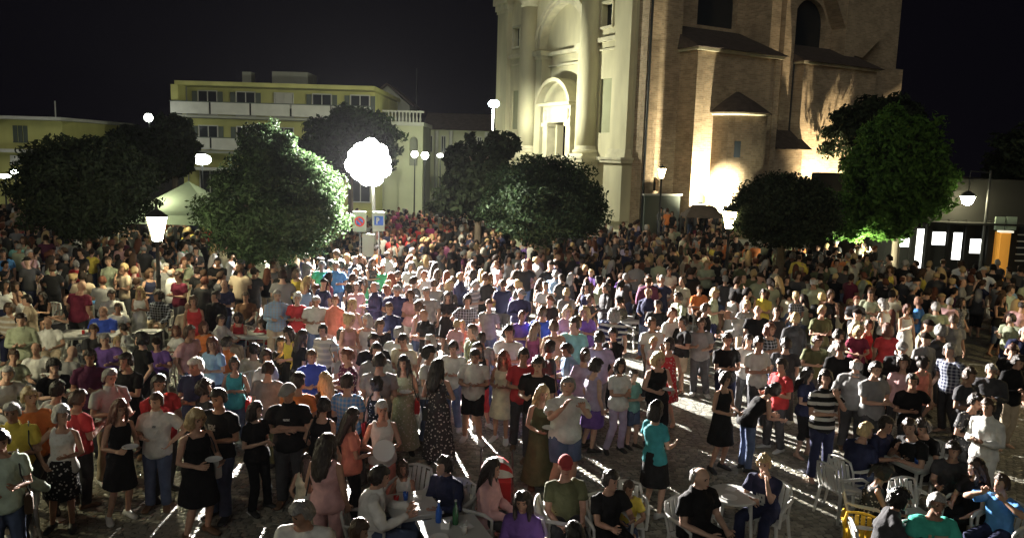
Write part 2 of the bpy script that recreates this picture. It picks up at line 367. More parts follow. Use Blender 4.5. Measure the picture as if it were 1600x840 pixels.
P_('plinth_band', 'plaster_trim', lambda b: (b.b2(2.9, 4.1, .005, .3, 4.9, 5.11, T=F), b.b2(13.7, 15.0, .005, .3, 4.9, 5.11, T=F), b.b2(1.0, 16.9, .005, .25, .82, 1.45, T=F)))
def archring(b, c, r0, r1, zs, w0, w1, a0=0, a1=math.pi, n=24, T=F):
    rr = []
    for i in range(n + 1):
        a = a0 + (a1 - a0) * i / n; ca, sa = math.cos(a), math.sin(a)
        rr.append([T(Vector((c + r * ca, w, zs + r * sa))) for r, w in ((r0, w0), (r1, w0), (r1, w1), (r0, w1))])
    b.rings(rr)
P_('archivolt', 'plaster_trim', lambda b: (archring(b, 8.75, 2.6, 2.84, 12.1, -.54, .06), archring(b, 8.75, 2.9, 3.2, 12.1, .004, .14)), uv=False)
P_('entablature', 'plaster', lambda b: (b.b2(.9, 16.95, -.2, .7, 16.0, 17.3, T=F), b.b2(.8, 17.1, -.2, 1.0, 17.3, 17.5, T=F), b.b2(.7, 17.3, -.2, 1.35, 17.5, 17.75, T=F), b.b2(4.2, 6.2, .7, 1.2, 16.003, 17.297, T=F), b.b2(11.4, 13.5, .7, 1.2, 16.003, 17.297, T=F)))
P_('gable', 'plaster', lambda b: b.rings([[F(Vector((u, w_, z))) for u, z in ((.9, 17.75), (17, 17.75), (8.8, 22.5))] for w_ in (.3, -1)]))
# portal
po = P_('portal', 'plaster_trim', lambda b: (b.b2(7.2, 7.75, -.545, .1, 1.6, 7.0, T=F), b.b2(9.95, 10.5, -.545, .1, 1.6, 7.0, T=F), b.b2(7.1, 7.85, -.544, .2, 7.0, 7.25, T=F), b.b2(9.85, 10.6, -.544, .2, 7.0, 7.25, T=F), b.b2(7.2, 10.5, -.544, .12, 7.25, 8.3, T=F), b.b2(6.95, 10.75, -.543, .45, 8.3, 8.5, T=F)))
def ped(b):
    archring(b, 8.85, 1.98, 2.22, 7.85, -.54, .55, R(18), R(162), 16)
    b.rings([[F(Vector((u, w_, z))) for u, z in ([(7.1, 8.5)] + [(8.85 + 1.98 * math.cos(a), 7.85 + 1.98 * math.sin(a)) for a in [R(22 + 136 * i / 10) for i in range(11)]] + [(10.6, 8.5)])] for w_ in (-.54, .0)])
P_('pediment', 'plaster', ped, po)
P_('carved_shield', 'plaster_trim', lambda b: b.ell((0, 0, 0), (.32, .12, .42), 12, 8, None), po).matrix_local = Matrix.Translation(F(Vector((8.85, .08, 9.1))) - CO) @ Matrix.Rotation(A + math.pi / 2, 4, 'Z')
P_('bracket', 'plaster_trim', lambda b: (b.ell(F(Vector((7.5, .12, 7.75))), (.16, .16, .35)), b.ell(F(Vector((10.2, .12, 7.75))), (.16, .16, .35))), po)
P_('door', 'door_wood', lambda b: (b.b2(8.75, 9.75, -1.3, -1.22, 1.9, 7.19, T=F)), po)
P_('doorway_interior', 'interior_light', lambda b: b.b2(7.4, 10.3, -3.2, -3.1, 1.6, 7.6, T=F), po)
P_('inner_gate', 'iron', lambda b: [b.b2(7.97 + .18 * i, 8.0 + .18 * i, -1.5, -1.46, 1.9, 5.2 + .2 * (i % 2), T=F) for i in range(6)] + [b.b2(7.95, 9.0, -1.51, -1.47, z, z + .08, T=F) for z in (3.2, 4.6, 5.2)], po)
# side
P_('side_wall', 'brick_wall', lambda b: b.poly(rect(0, 22, .8, 11.6), [arch(.65, 1.3, 3.3, 3.75, 6)], S, .35), uv=True)
P_('upper_wall', 'brick_wall', lambda b: b.poly(rect(2.4, 24, 11.0, 20), [arch(5.2, 8.4, 13.1, 14.6, 12), arch(13.4, 16.4, 12.7, 14.2, 12)], lambda p: S(p + Vector((0, -2, 0))), .5), uv=True)
P_('tower_wall', 'brick_wall', lambda b: (b.b2(0.02, 2.38, -2.2, -.003, 11.6, 20, T=S)), uv=True)
P_('drainpipe', 'iron', lambda b: b.tube([S(Vector((.12, .1, z))) for z in (1, 6, 12, 19)], .07))
P_('window', 'dark_glass', lambda b: b.b2(.6, 1.35, -.33, -.28, 3.2, 4.15, T=S))
P_('window', 'dark_glass', lambda b: b.b2(5.1, 8.5, -2.48, -2.42, 13.0, 16.3, T=S))
P_('window', 'dark_glass', lambda b: b.b2(13.3, 16.5, -2.48, -2.42, 12.6, 15.8, T=S))
cb = P_('side_chapel', 'brick_wall', lambda b: (b.poly(rect(2.35, 8.7, .8, 11.05), [arch(3.0, 3.6, 2.65, 3.1, 6)], lambda p: S(p + Vector((0, 1.4, 0))), .3), b.b2(2.35, 2.65, .002, 1.1, .8, 11.05, T=S), b.b2(8.4, 8.7, .002, 1.1, .8, 11.05, T=S)), uv=True)
P_('window', 'dark_glass', lambda b: b.b2(2.95, 3.65, 1.12, 1.17, 2.6, 3.5, T=S), cb)
P_('corner_strip', 'brick_wall', lambda b: (b.b2(8.3, 8.72, 1.403, 1.5, .8, 11.0, T=S), b.b2(2.33, 2.9, 1.403, 1.47, .8, 11.0, T=S)), cb, uv=True)
P_('eaves', 'plaster_trim', lambda b: (b.b2(2.2, 8.85, .003, 1.62, 11.05, 11.2, T=S)), cb)
def roof(b, s0, s1, w0, w1, z0, z1, hip=1.0):
    a = [S(Vector(p)) for p in ((s0, w1, z0), (s1, w1, z0), (s1 - hip, w0, z1), (s0 + hip, w0, z1), (s0, w0, z0), (s1, w0, z0))]
    b.add(a, [(0, 1, 2, 3), (0, 3, 4), (1, 5, 2), (4, 5, 1, 0)])
P_('roof', 'roof_tile', lambda b: roof(b, 2.1, 8.95, -1.97, 1.85, 11.203, 12.9, .3), cb)
tu = P_('turret', 'brick_wall', lambda b: b.lathe((0, 0, 0), [(1.74, .8), (1.74, 7.6)], 32, T=lambda p: S(Vector((5.5 + p.x, 1.38 + p.y, p.z)))), smooth=True, uv=True)
P_('eaves', 'plaster_trim', lambda b: b.lathe((0, 0, 0), [(1.75, 7.6), (1.88, 7.68), (1.88, 7.76)], 32, T=lambda p: S(Vector((5.5 + p.x, 1.38 + p.y, p.z)))), tu)
P_('roof', 'roof_tile', lambda b: b.lathe((0, 0, 0), [(2.0, 7.762), (1.1, 8.4), (.1, 9.0)], 32, T=lambda p: S(Vector((5.5 + p.x, 1.38 + p.y, p.z)))), tu)
def slit(b):
    for a in (R(128),):
        c = Vector((5.5 + 1.72 * math.cos(a), 1.38 + 1.72 * math.sin(a), 5.75)); rr = Matrix.Rotation(a, 3, 'Z')
        vs = [c + rr @ Vector((x, y, z)) for x in (-.05, .05) for y in (-.17, .17) for z in (-.45, .45)]
        b.add([S(v) for v in vs], [(0, 1, 3, 2), (4, 6, 7, 5), (0, 4, 5, 1), (2, 3, 7, 6), (0, 2, 6, 4), (1, 5, 7, 3)])
P_('window', 'dark_glass', slit, tu)
lt = P_('lean_to', 'brick_wall', lambda b: b.b2(8.73, 11.3, .002, 1.3, .8, 5.9, T=S), uv=True)
P_('roof', 'roof_tile', lambda b: roof(b, 8.74, 11.7, .003, 1.7, 5.93, 7.2, .02), lt)
cb2 = P_('side_chapel', 'brick_wall', lambda b: (b.b2(11.4, 18.3, .003, .75, .8, 11.1, T=S)), uv=True)
P_('corner_strip', 'brick_wall', lambda b: (b.b2(11.38, 11.8, .753, .85, .8, 11.0, T=S),), cb2, uv=True)
P_('eaves', 'plaster_trim', lambda b: b.b2(11.25, 18.45, .004, .95, 11.1, 11.24, T=S), cb2)
P_('roof', 'roof_tile', lambda b: roof(b, 11.15, 18.6, -1.97, 1.15, 11.243, 12.7, .3), cb2)
P_('drainpipe', 'iron', lambda b: b.tube([S(Vector((11.3, .12, z))) for z in (6, 9, 11.4)], .06))
P_('buttress', 'brick_wall', lambda b: (b.b2(9.1, 9.9, -1.99, .12, 11.25, 19, T=S), b.b2(10.3, 11.2, -1.985, .15, .81, 19, T=S)), uv=True)
P_('buttress', 'brick_wall', lambda b: b.rings([[S(Vector((s_, w_, z))) for s_, z in ((15.8, 15.9), (17.0, 15.9), (21.2, 14.3), (20.6, 13.6), (18.9, 12.2), (18.0, 12.3))] for w_ in (-1.97, -.9)]), uv=True)
P_('buttress', 'brick_wall', lambda b: b.b2(17.0, 18.0, -1.98, -.85, 12.0, 19, T=S), uv=True)
P_('steps', 'steps', lambda b: ([b.b2(-1.2 - .35 * i, 17.8, -.1, 1.6 + .35 * (4 - i) if 0 else 3.2 - .4 * i, .2 * i * 0 + .17 * i, .17 * (i + 1) - .002 * 0, T=F) for i in range(5)]))
P_('podium', 'steps', lambda b: b.b2(-1, 22, -.05, 3.4, -.05, .8, T=S))
def upl(name, p, pw, colr, label, aim):
    t = thing(name, (p.x, p.y, p.z - .5), label, 'floodlight')
    MB().tube([p - UP * .5, p - UP * .08], .03).build('stand', 'iron', t)
    d = (Vector(aim) - p).normalized()
    MB().tube([p, p + d * .12], [.14, .18], 10).build('housing', 'iron', t)
    MB().tube([p + d * .122, p + d * .14], [.17, .17], 10).build('lens', 'bright_lamp', t)
    lamp('uplight', p + d * .4, pw, colr, .15, 'SPOT', aim, 128, blend=1.0)
upl('wall_floodlight', S(Vector((3.5, 3.3, 2.0))), 8500, (1, .9, .62), 'floodlight glaring at the foot of the church brick wall', S(Vector((3.7, 1.2, 4.1))))
upl('wall_floodlight', S(Vector((12.6, 3.3, 1.6))), 8500, (1, .82, .52), 'added floodlight lighting the far brick chapel behind the dark round tree', S(Vector((14.2, .6, 4.9))))  # extra floodlight, added to brighten the far chapel
# board and kiosk at the foot of the brick wall
t = thing('hoarding', S(Vector((.6, 1.2, .8))), 'dark green hoarding standing below the small arched window of the church', 'hoarding')
MB().b2(-.6, 1.9, 1.1, 1.2, .8, 3.1, T=S).build('board', 'shutter', t); MB().b2(-.7, 2.0, 1.05, 1.25, 3.1, 3.2, T=S).build('rail', 'white_trim', t)
k0 = atY(1098, 322, 40.5)
t = thing('market_stall', (k0.x, 40.5, 0), 'small stall with a brown pitched roof beside the wall floodlight', 'stall')
b = MB(); b.add([(k0.x - 1, 39.7, 2.25), (k0.x + 1, 39.7, 2.25), (k0.x + 1, 41.3, 2.25), (k0.x - 1, 41.3, 2.25), (k0.x - .5, 40.5, 2.85), (k0.x + .5, 40.5, 2.85)], [(0, 1, 5, 4), (1, 2, 5), (2, 3, 4, 5), (3, 0, 4), (0, 3, 2, 1)]); b.build('roof', 'roof_tile', t)
for sx in (-.9, .9):
    for sy in (-.7, .7): MB().tube([(k0.x + sx, 40.5 + sy, 0), (k0.x + sx, 40.5 + sy, 2.25)], .04, 6).build('leg', 'iron', t)
MB().box((k0.x, 40.5, .95), (1.7, 1.2, .08)).build('counter', 'white_trim', t)

# ------------------------------------------------------------------ hotel and far buildings
def windows(parent, Y, items, glass='dark_glass', frame='white_trim'):
    for (x0, x1, z0, z1) in items:
        f = MB(); f.b2(x0, x1, Y - .1, Y + .02, z1, z1 + .08).b2(x0, x1, Y - .14, Y + .02, z0 - .08, z0).b2(x0, x0 + .07, Y - .1, Y + .02, z0, z1).b2(x1 - .07, x1, Y - .1, Y + .02, z0, z1).b2((x0 + x1) / 2 - .03, (x0 + x1) / 2 + .03, Y - .08, Y + .02, z0, z1)
        f = f.build('window', frame, parent)
        MB().b2(x0 + .07, x1 - .07, Y - .03, Y - .005, z0, z1).build('pane', glass, f)
Yh = 62
def hx(x, y=180): return atY(x, y, Yh).x
h = thing('hotel', (hx(285), Yh, 0), 'long pale yellow hotel with white balcony bands behind the round tree', 'building')
MB().b2(hx(285), hx(585), Yh, Yh + 12, 0, 9.5).build('wall', 'yellow_wall', h)
MB().b2(hx(285), hx(590), Yh - 1.3, Yh + 12.2, 9.55, 9.85).build('roof', 'yellow_wall', h)
MB().b2(hx(285) - .2, hx(292), Yh - 1.5, Yh - .003, 8.4, 9.55).build('side_panel', 'yellow_wall', h)
for z in (7.35, 4.75):
    bl = MB().b2(hx(280), hx(590), Yh - 1.7, Yh - .003, z - .18, z).build('balcony', 'grey_wall', h)
    x = hx(280)
    while x < hx(585):
        MB().b2(x + .06, x + 2.9, Yh - 1.7, Yh - 1.62, z + .08, z + .95).build('balustrade_panel', 'white_trim', bl); x += 3.0
    MB().b2(hx(280), hx(590), Yh - 1.72, Yh - 1.6, z + .953, z + 1.02).build('handrail', 'shutter', bl)
wx = [hx(310) + 2.9 * i for i in range(5)]
windows(h, Yh, [(x, x + 1.5, 7.5, 9.2) for x in wx] + [(x, x + 1.5, 4.95, 6.6) for x in wx] + [(x, x + 1.6, 1.2, 3.2) for x in wx])
for i_, x in enumerate(wx):
    for z0_, z1_ in ((7.5, 9.2), (4.95, 6.6)):
        for dx in (-.42, 1.54):
            if (i_ + int(z0_)) % 3: MB().b2(x + dx, x + dx + .36, Yh - .09, Yh - .03, z0_, z1_).build('shutter', 'shutter', h)
        if (i_ * 3 + int(z0_)) % 4 == 1: MB().b2(x + .1, x + 1.4, Yh - .055, Yh - .035, z0_ + .6, z1_).build('blind', 'white_trim', h)
MB().tube([(hx(293), Yh - .1, 0), (hx(293), Yh - .1, 9.5)], .06, 6).build('drainpipe', 'grey_wall', h)
MB().b2(hx(345), hx(360), Yh + 5, Yh + 6, 10.0, 11.2).build('chimney', 'grey_wall', h)
MB().b2(hx(395), hx(455), Yh + 5, Yh + 8, 10.0, 11.3).build('rooftop_plant_room', 'grey_wall', h)
MB().tube([(hx(630), Yh + 8, 9), (hx(630), Yh + 8, 12.2)], .04, 5).build('antenna', 'iron', h)
MB().b2(hx(300), hx(470), Yh - 1.9, Yh - .1, 3.3, 3.5).build('awning', 'white_trim', h)
# arcade
def ax(x): return atY(x, 200, 66).x
a_ = thing('arcade', (ax(600), 66, 0), 'white arched loggia with balustrade at the right end of the hotel', 'building')
MB().poly(rect(ax(596), ax(661), 0, 7.2), [arch(ax(605), ax(620), 4.0, 6.0, 8), arch(ax(640), ax(653), 4.0, 6.0, 8)], lambda p: Vector((p.x, 66 - p.y, p.z)), .4).build('wall', 'pale_wall', a_)
MB().b2(ax(596), ax(661), 66.41, 72, 0, 7.2).build('rear_wall', 'grey_wall', a_)
MB().b2(ax(594), ax(663), 65.6, 72.2, 7.2, 7.5).b2(ax(594), ax(663), 65.65, 65.8, 8.25, 8.4).build('cornice', 'white_trim', a_)
for i in range(12): MB().lathe((ax(597) + i * .285, 65.72, 7.5), [(.06, 0), (.1, .2), (.05, .5), (.08, .75)], 6).build('baluster', 'white_trim', a_)
g_ = thing('gabled_house', (ax(600), 74, 0), 'dim house gable rising behind the loggia roof', 'building')
x0, x1 = atY(570, 150, 74).x, atY(640, 150, 74).x
MB().rings([[(x0, y, 0), (x1, y, 0), (x1, y, 9.3), ((x0 + x1) / 2, y, 11), (x0, y, 9.3)] for y in (74, 80)]).build('wall', 'grey_wall', g_)
b = MB(); xm = (x0 + x1) / 2
for (xa, xb) in ((x0 - .4, xm), (x1 + .4, xm)): b.add([(xa, 73.6, 9.15), (xb, 73.6, 11.08), (xb, 80.3, 11.08), (xa, 80.3, 9.15), (xa, 73.6, 9.3), (xb, 73.6, 11.23), (xb, 80.3, 11.23), (xa, 80.3, 9.3)], [(0, 1, 2, 3), (4, 5, 6, 7), (0, 1, 5, 4), (3, 2, 6, 7), (0, 3, 7, 4)])
b.build('roof', 'roof_tile', g_)
# centre house
def cx_(x): return atY(x, 230, 74).x
c_ = thing('low_house', (cx_(665), 74, 0), 'low cream house with dark roof between the loggia and the church', 'building')
MB().b2(cx_(663), cx_(800), 74, 82, 0, 7.2).build('wall', 'pale_wall', c_)
MB().add([(cx_(660), 73.3, 7.2), (cx_(805), 73.3, 7.2), (cx_(805), 78, 8.9), (cx_(660), 78, 8.9), (cx_(805), 83, 7.2), (cx_(660), 83, 7.2)], [(0, 1, 2, 3), (3, 2, 4, 5), (0, 1, 4, 5)]).build('roof', 'roof_tile', c_)
for x in (664, 683, 705, 735, 760): MB().tube([(cx_(x), 73.5, 0), (cx_(x), 73.5, 7.1)], .16, 8).build('column', 'white_trim', c_)
windows(c_, 74, [(cx_(669), cx_(676), 5.2, 6.6), (cx_(689), cx_(697), 5.2, 6.6), (cx_(745), cx_(753), 5.2, 6.6)])
# left building
def lx(x): return atY(x, 220, 60).x
l_ = thing('corner_house', (lx(0), 60, 0), 'yellow two storey house with shuttered windows at the left edge', 'building')
MB().b2(lx(-60), lx(98), 60, 70, 0, 6.6).build('wall', 'yellow_wall', l_)
MB().b2(lx(-60), lx(105), 59.2, 70.5, 6.62, 6.85).build('roof', 'white_trim', l_)
windows(l_, 60, [(lx(22), lx(28), 5.0, 6.1), (lx(30), lx(36), 5.0, 6.1), (lx(38), lx(44), 5.0, 6.1), (lx(-30), lx(-18), 5.0, 6.1)], 'shutter', 'shutter')
MB().b2(lx(-60), lx(75), 59.0, 59.997, 4.2, 4.45).build('canopy', 'white_trim', l_)
MB().b2(lx(16), lx(36), 59.85, 59.99, 3.3, 4.0).build('shop_sign', 'sign_white', l_)
MB().tube([(lx(53), 63, 6.8), (lx(53), 63, 8.2)], .05, 5).build('antenna', 'white_trim', l_)
# shop on the right
YS = 37.0
def sx_(x): return atY(x, 370, YS).x
s_ = thing('shop_building', (sx_(1390), YS, 0), 'dark building with brightly lit shop windows at the right', 'building')
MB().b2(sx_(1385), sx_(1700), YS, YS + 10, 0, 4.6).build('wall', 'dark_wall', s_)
def zy(x, y): return atY(x, y, YS - .1).z
for (xa, xb, ya, yb) in ((1404, 1419, 352, 385), (1424, 1441, 357, 418), (1455, 1475, 362, 382), (1486, 1501, 363, 405), (1513, 1536, 373, 395)):
    f = MB().b2(sx_(xa) - .05, sx_(xb) + .05, YS - .1, YS - .003, zy(xa, yb) - .05, zy(xa, ya) + .05).build('window', 'iron', s_)
    MB().b2(sx_(xa), sx_(xb), YS - .14, YS - .101, zy(xa, yb), zy(xa, ya)).build('pane', 'shop_light', f)
MB().b2(sx_(1554), sx_(1569), YS - .5, YS - .004, 0, zy(1560, 362)).build('lit_column', 'shop_yellow', s_)
MB().b2(sx_(1551), sx_(1571), YS - .58, YS - .3, zy(1560, 362), zy(1560, 359)).build('lit_cap', 'interior_light', s_)
for xa, xb in ((1533, 1547), (1550, 1565)): MB().b2(sx_(xa), sx_(xb), YS - 1, YS - .9, zy(xa, 356), zy(xa, 336)).build('hanging_sign', 'canvas_green', s_)
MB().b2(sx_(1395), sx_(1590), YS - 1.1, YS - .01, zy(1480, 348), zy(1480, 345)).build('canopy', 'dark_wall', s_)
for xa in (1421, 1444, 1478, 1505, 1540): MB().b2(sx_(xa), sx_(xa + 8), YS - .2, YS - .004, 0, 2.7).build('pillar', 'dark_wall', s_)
MB().poly([(sx_(1590), 1.2), (sx_(1640), 1.2), (sx_(1640), 2.6), (sx_(1590), 2.6)], [], lambda p: Vector((p.x, YS - .05 - p.y, p.z)), .04).build('window', 'dark_glass', s_)
for k in range(5): MB().b2(sx_(1584), sx_(1600), YS - .3, YS - .26, .9 + .3 * k, .95 + .3 * k).build('shelf', 'white_trim', s_)

# ------------------------------------------------------------------ lamps
def lantern(px, py, Y, h, mat_, label, s=1.0, name='street_lantern', group='glass lanterns on posts'):
    p = atY(px, py, Y); x, y, z = p.x, p.y, p.z
    t = thing(name, (x, y, 0), label, 'street lamp', group)
    MB().lathe((x, y, 0), [(.2, 0), (.2, .12), (.12, .2), (.10, .55), (.14, .6), (.07, .72), (.055, 1.6), (.07, 1.64), (.05, 1.7), (.04, z - .42 * s), (.09, z - .38 * s), (.09, z - .34 * s)], 12).build('post', 'iron', t, True)
    MB().lathe((x, y, z), [(.12 * s, -.34 * s), (.14 * s, -.30 * s), (.27 * s, .27 * s)], 6).build('glass', mat_, t)
    MB().lathe((x, y, z), [(.30 * s, .272 * s), (.29 * s, .31 * s), (.14 * s, .42 * s), (.06 * s, .46 * s), (.03 * s, .56 * s)], 6).build('cap', 'iron', t)
    for a in range(6):
        aa = R(60 * a); c_, s2 = math.cos(aa), math.sin(aa)
        MB().tube([(x + .145 * s * c_, y + .145 * s * s2, z - .30 * s), (x + .28 * s * c_, y + .28 * s * s2, z + .272 * s)], .012, 4).build('bar', 'iron', t)
    return p
lantern(245, 355, 20.5, 0, 'lantern_glass', 'glowing glass lantern on an iron post left of the round tree')
lantern(1140, 342, 30, 0, 'lantern_warm', 'glowing glass lantern in front of the dark round tree by the church', 1.05)
lantern(1034, 270, 38, 0, 'lantern_warm', 'small lit lantern on a slender post against the church brick wall', .72)
def added_lantern(x, y, label, m_='lantern_glass'):  # lanterns added out of view, standing in for unseen street lamps
    q = proj((x, y, 3.1)); lantern(q[0], q[1], y, 0, m_, label, 1.1)
added_lantern(-11.2, 11.0, 'added unseen glass lantern on its post at the left side of the square')
added_lantern(15.5, 16.5, 'added unseen glass lantern on its post at the right side of the square', 'lantern_amber')
# bracket lamp, right
p = atY(1512, 311, 36); t = thing('street_lamp', (p.x + .9, p.y, 0), 'lit bowl lamp hanging from a bracket pole in front of the shop', 'street lamp')
MB().tube([(p.x + .9, p.y, 0), (p.x + .9, p.y, p.z + 1.3)], [.09, .05], 8).build('post', 'iron', t)
MB().tube([(p.x + .9, p.y, p.z + 1.2), (p.x, p.y, p.z + 1.25), (p.x, p.y, p.z + .3)], .03, 6).build('bracket', 'iron', t)
MB().lathe((p.x, p.y, p.z), [(.1, -.26), (.2, -.15), (.3, .12)], 12).build('glass', 'lantern_glass', t, True)
MB().lathe((p.x, p.y, p.z), [(.32, .122), (.2, .28), (.05, .36)], 12).build('cap', 'iron', t, True)
# tall lamp by the church
p = atY(771, 161, 50); t = thing('tall_street_lamp', (p.x, p.y, 0), 'tall pole lamp glaring blue white left of the church', 'street lamp')
MB().tube([(p.x, p.y, 0), (p.x, p.y, p.z - .1)], [.12, .06], 8).build('post', 'white_trim', t)
for dx in (-.05, .12):
    hd = MB().tube([(p.x + dx * .3, p.y, p.z), (p.x + dx * 1.6, p.y - .1, p.z + .12)], [.12, .16], 8).build('lamp_head', 'iron', t)
    MB().ell((p.x + dx * .9, p.y - .15, p.z - .06), (.27, .2, .22), 10, 6).build('glass', 'lamp_blue', hd, True)
lamp('tall_lamp_light', (p.x - .1, p.y - .6, p.z - .35), 3000, (1, .99, .78), .15)
def simple_lamp(px, py, Y, m, r, label, power=0, colr=(1, 1, 1), shape=(1, 1, 1), group='small lamps along the far side of the square', pole=True):
    p = atY(px, py, Y); t = thing('street_lamp', (p.x, p.y, 0), label, 'street lamp', group)
    MB().tube([(p.x, p.y + .1, 0), (p.x, p.y + .1, p.z)], [.07, .04], 6).build('post', 'iron', t)
    MB().ell(p, (r * shape[0], r * shape[1], r * shape[2]), 10, 6).build('glass', m, t, True)
    MB().lathe((p.x, p.y, p.z + r * shape[2] * .9), [(r * .8, 0), (r * .3, r * .3)], 8).build('cap', 'iron', t)
simple_lamp(232, 184, 58, 'lamp_white', .3, 'white lamp high above the dark trees left of the hotel')
simple_lamp(315, 249, 44, 'lamp_white', .40, 'wide white lamp between the large dark tree and the pointed tree', shape=(1.35, .8, .75))
simple_lamp(455, 239, 50, 'lamp_white', .24, 'small white lamp just right of the pointed tree top')
simple_lamp(437, 240, 52, 'lamp_green', .27, 'yellow green lamp glowing in the pointed tree top')
simple_lamp(528, 241, 50, 'lamp_white', .27, 'small round white lamp just left of the floodlight mast')
simple_lamp(648, 241, 60, 'lamp_white', .26, 'leftmost of the three small lamps right of the floodlight mast')
simple_lamp(664, 243, 60, 'lamp_white', .28, 'middle of the three small lamps right of the floodlight mast')
simple_lamp(688, 243, 62, 'lamp_white', .2, 'faint small lamp beside the yellow green lamp', shape=(1.3, 1, .8))
simple_lamp(711, 243, 62, 'lamp_green', .38, 'yellow green lamp at the edge of the loose leafed tree', shape=(1.5, 1, .8))
simple_lamp(6, 275, 55, 'lamp_white', .28, 'white lamp cut by the left edge under the yellow house', shape=(1.7, 1, .5))
simple_lamp(22, 268, 55, 'lamp_white', .22, 'small white lamp beside the left edge under the yellow house', shape=(1.3, 1, .7))
# floodlight mast
t = thing('floodlight_mast', (FLOOD.x, FLOOD.y, 0), 'floodlight mast in the middle of the crowd, lamp heads packed to imitate glare', 'floodlight')
MB().tube([(FLOOD.x + .25, FLOOD.y, 0), (FLOOD.x + .1, FLOOD.y, FLOOD.z + .6)], [.09, .05], 10).build('mast', 'white_trim', t)
MB().tube([(FLOOD.x - .75, FLOOD.y, FLOOD.z), (FLOOD.x + .75, FLOOD.y, FLOOD.z)], .035, 6).build('crossbar', 'white_trim', t)
heads = [(0, 0)] + [(.3 * math.cos(R(120 * k + 30)), .3 * math.sin(R(120 * k + 30))) for k in range(3)] + [((.50 + .07 * (k % 2)) * math.cos(R(36 * k + 10)), (.47 + .06 * (k % 3)) * math.sin(R(36 * k + 10))) for k in range(10)]  # heads multiplied into a blob shaped like the lamp's glare
for dx, dz in heads:
    c = FLOOD + Vector((dx, 0, dz))
    hd = MB().tube([c + Vector((0, .12, 0)), c, c - Vector((0, .1, 0))], [.12, .24, .31], 14).build('lamp_head', 'iron', t)
    MB().ell(c - Vector((0, .13, 0)), (.30, .12, .30), 14, 8).build('glass', 'bright_lamp', hd, True)
# signs
def sign(px, py, Y, wpx, hpx, label, kind):
    p = atY(px, py, Y); W = wpx * Y / 1250; H = hpx * Y / 1250
    t = thing('sign', (p.x, Y, 0), label, 'sign')
    MB().tube([(p.x, Y + .06, 0), (p.x, Y + .06, p.z + H / 2)], .03, 6).build('post', 'iron', t)
    MB().box((p.x, Y, p.z), (W, .03, H)).build('board', 'sign_white', t)
    def disc(r0, r1, d, m, name, z=p.z, dx=0):
        b = MB(); n = 20
        if r0 > 0: b.rings([[(p.x + dx + r * math.cos(2 * math.pi * i / n), Y - d, z + r * math.sin(2 * math.pi * i / n)) for i in range(n)] for r in (r0, r1)], cap=False)
        else: b.add([(p.x + dx + r1 * math.cos(2 * math.pi * i / n), Y - d, z + r1 * math.sin(2 * math.pi * i / n)) for i in range(n)], [tuple(range(n))])
        b.build(name, m, t)
    if kind == 'no':
        disc(0, .15, .018, 'sign_blue', 'sign_face'); disc(.12, .17, .022, 'sign_red', 'ring')
        MB().add([(p.x - .12, Y - .026, p.z + .08), (p.x - .08, Y - .026, p.z + .12), (p.x + .12, Y - .026, p.z - .08), (p.x + .08, Y - .026, p.z - .12)], [(0, 1, 2, 3)]).build('slash', 'sign_red', t)
    if kind == 'P':
        MB().box((p.x, Y - .02, p.z + .03), (.30, .012, .30)).build('sign_face', 'sign_blue', t)
        b = MB().box((p.x - .06, Y - .03, p.z + .03), (.04, .008, .22))
        archring(b, p.x - .04, .025, .065, p.z + .075, .03, .022, -math.pi / 2, math.pi / 2, 8, T=lambda q: Vector((q.x, Y - q.y, q.z)))
        b.build('letter', 'sign_white', t)
    return t
sign(562, 346, 26.5, 21, 32, 'white panel with a round no parking sign below the floodlights', 'no')
sign(592, 346, 26.5, 18, 30, 'white panel with a blue P parking sign below the floodlights', 'P')
sign(575, 383, 26.3, 18, 36, 'tall blank pale notice board under the two parking signs', 'blank')
# gazebo
gx, gy = -13.4, 33; t = thing('gazebo', (gx, gy, 0), 'pale green canvas gazebo partly hidden by the round tree', 'gazebo')
b = MB(); k = [(gx - 2, gy - 2), (gx + 2, gy - 2), (gx + 2, gy + 2), (gx - 2, gy + 2)]
for i in range(4):
    (xa, ya), (xb, yb) = k[i], k[(i + 1) % 4]; n = 6
    for q in range(n):
        f0, f1 = q / n, (q + 1) / n
        def cur(f, x, y): return (x + (gx - x) * f, y + (gy - y) * f, 2.35 + 1.25 * (f ** 1.25))
        b.add([cur(f0, xa, ya), cur(f0, xb, yb), cur(f1, xb, yb), cur(f1, xa, ya)], [(0, 1, 2, 3)])
b.build('canopy', 'canvas_green', t)
b = MB()
for i in range(4):
    (xa, ya), (xb, yb) = k[i], k[(i + 1) % 4]; b.add([(xa, ya, 2.35), (xb, yb, 2.35), (xb, yb, 1.98), (xa, ya, 1.98)], [(0, 1, 2, 3)])
b.build('valance', 'canvas_green', t)
for x, y in k: MB().tube([(x, y, 0), (x, y, 2.36)], .03, 6).build('leg', 'white_trim', t)
t = thing('hanging_bulb', (gx - .6, gy - .6, 2.3), 'bulb lighting the underside of the pale green gazebo', 'bulb')
MB().tube([(gx - .6, gy - .6, 2.75), (gx - .6, gy - .6, 2.35)], .01, 5).build('cord', 'iron', t); MB().ell((gx - .6, gy - .6, 2.28), (.07, .07, .09), 8, 6).build('glass', 'lantern_warm', t, True)
lamp('gazebo_light', (gx - .6, gy - .9, 2.25), 150, (1, .95, .6), .08)

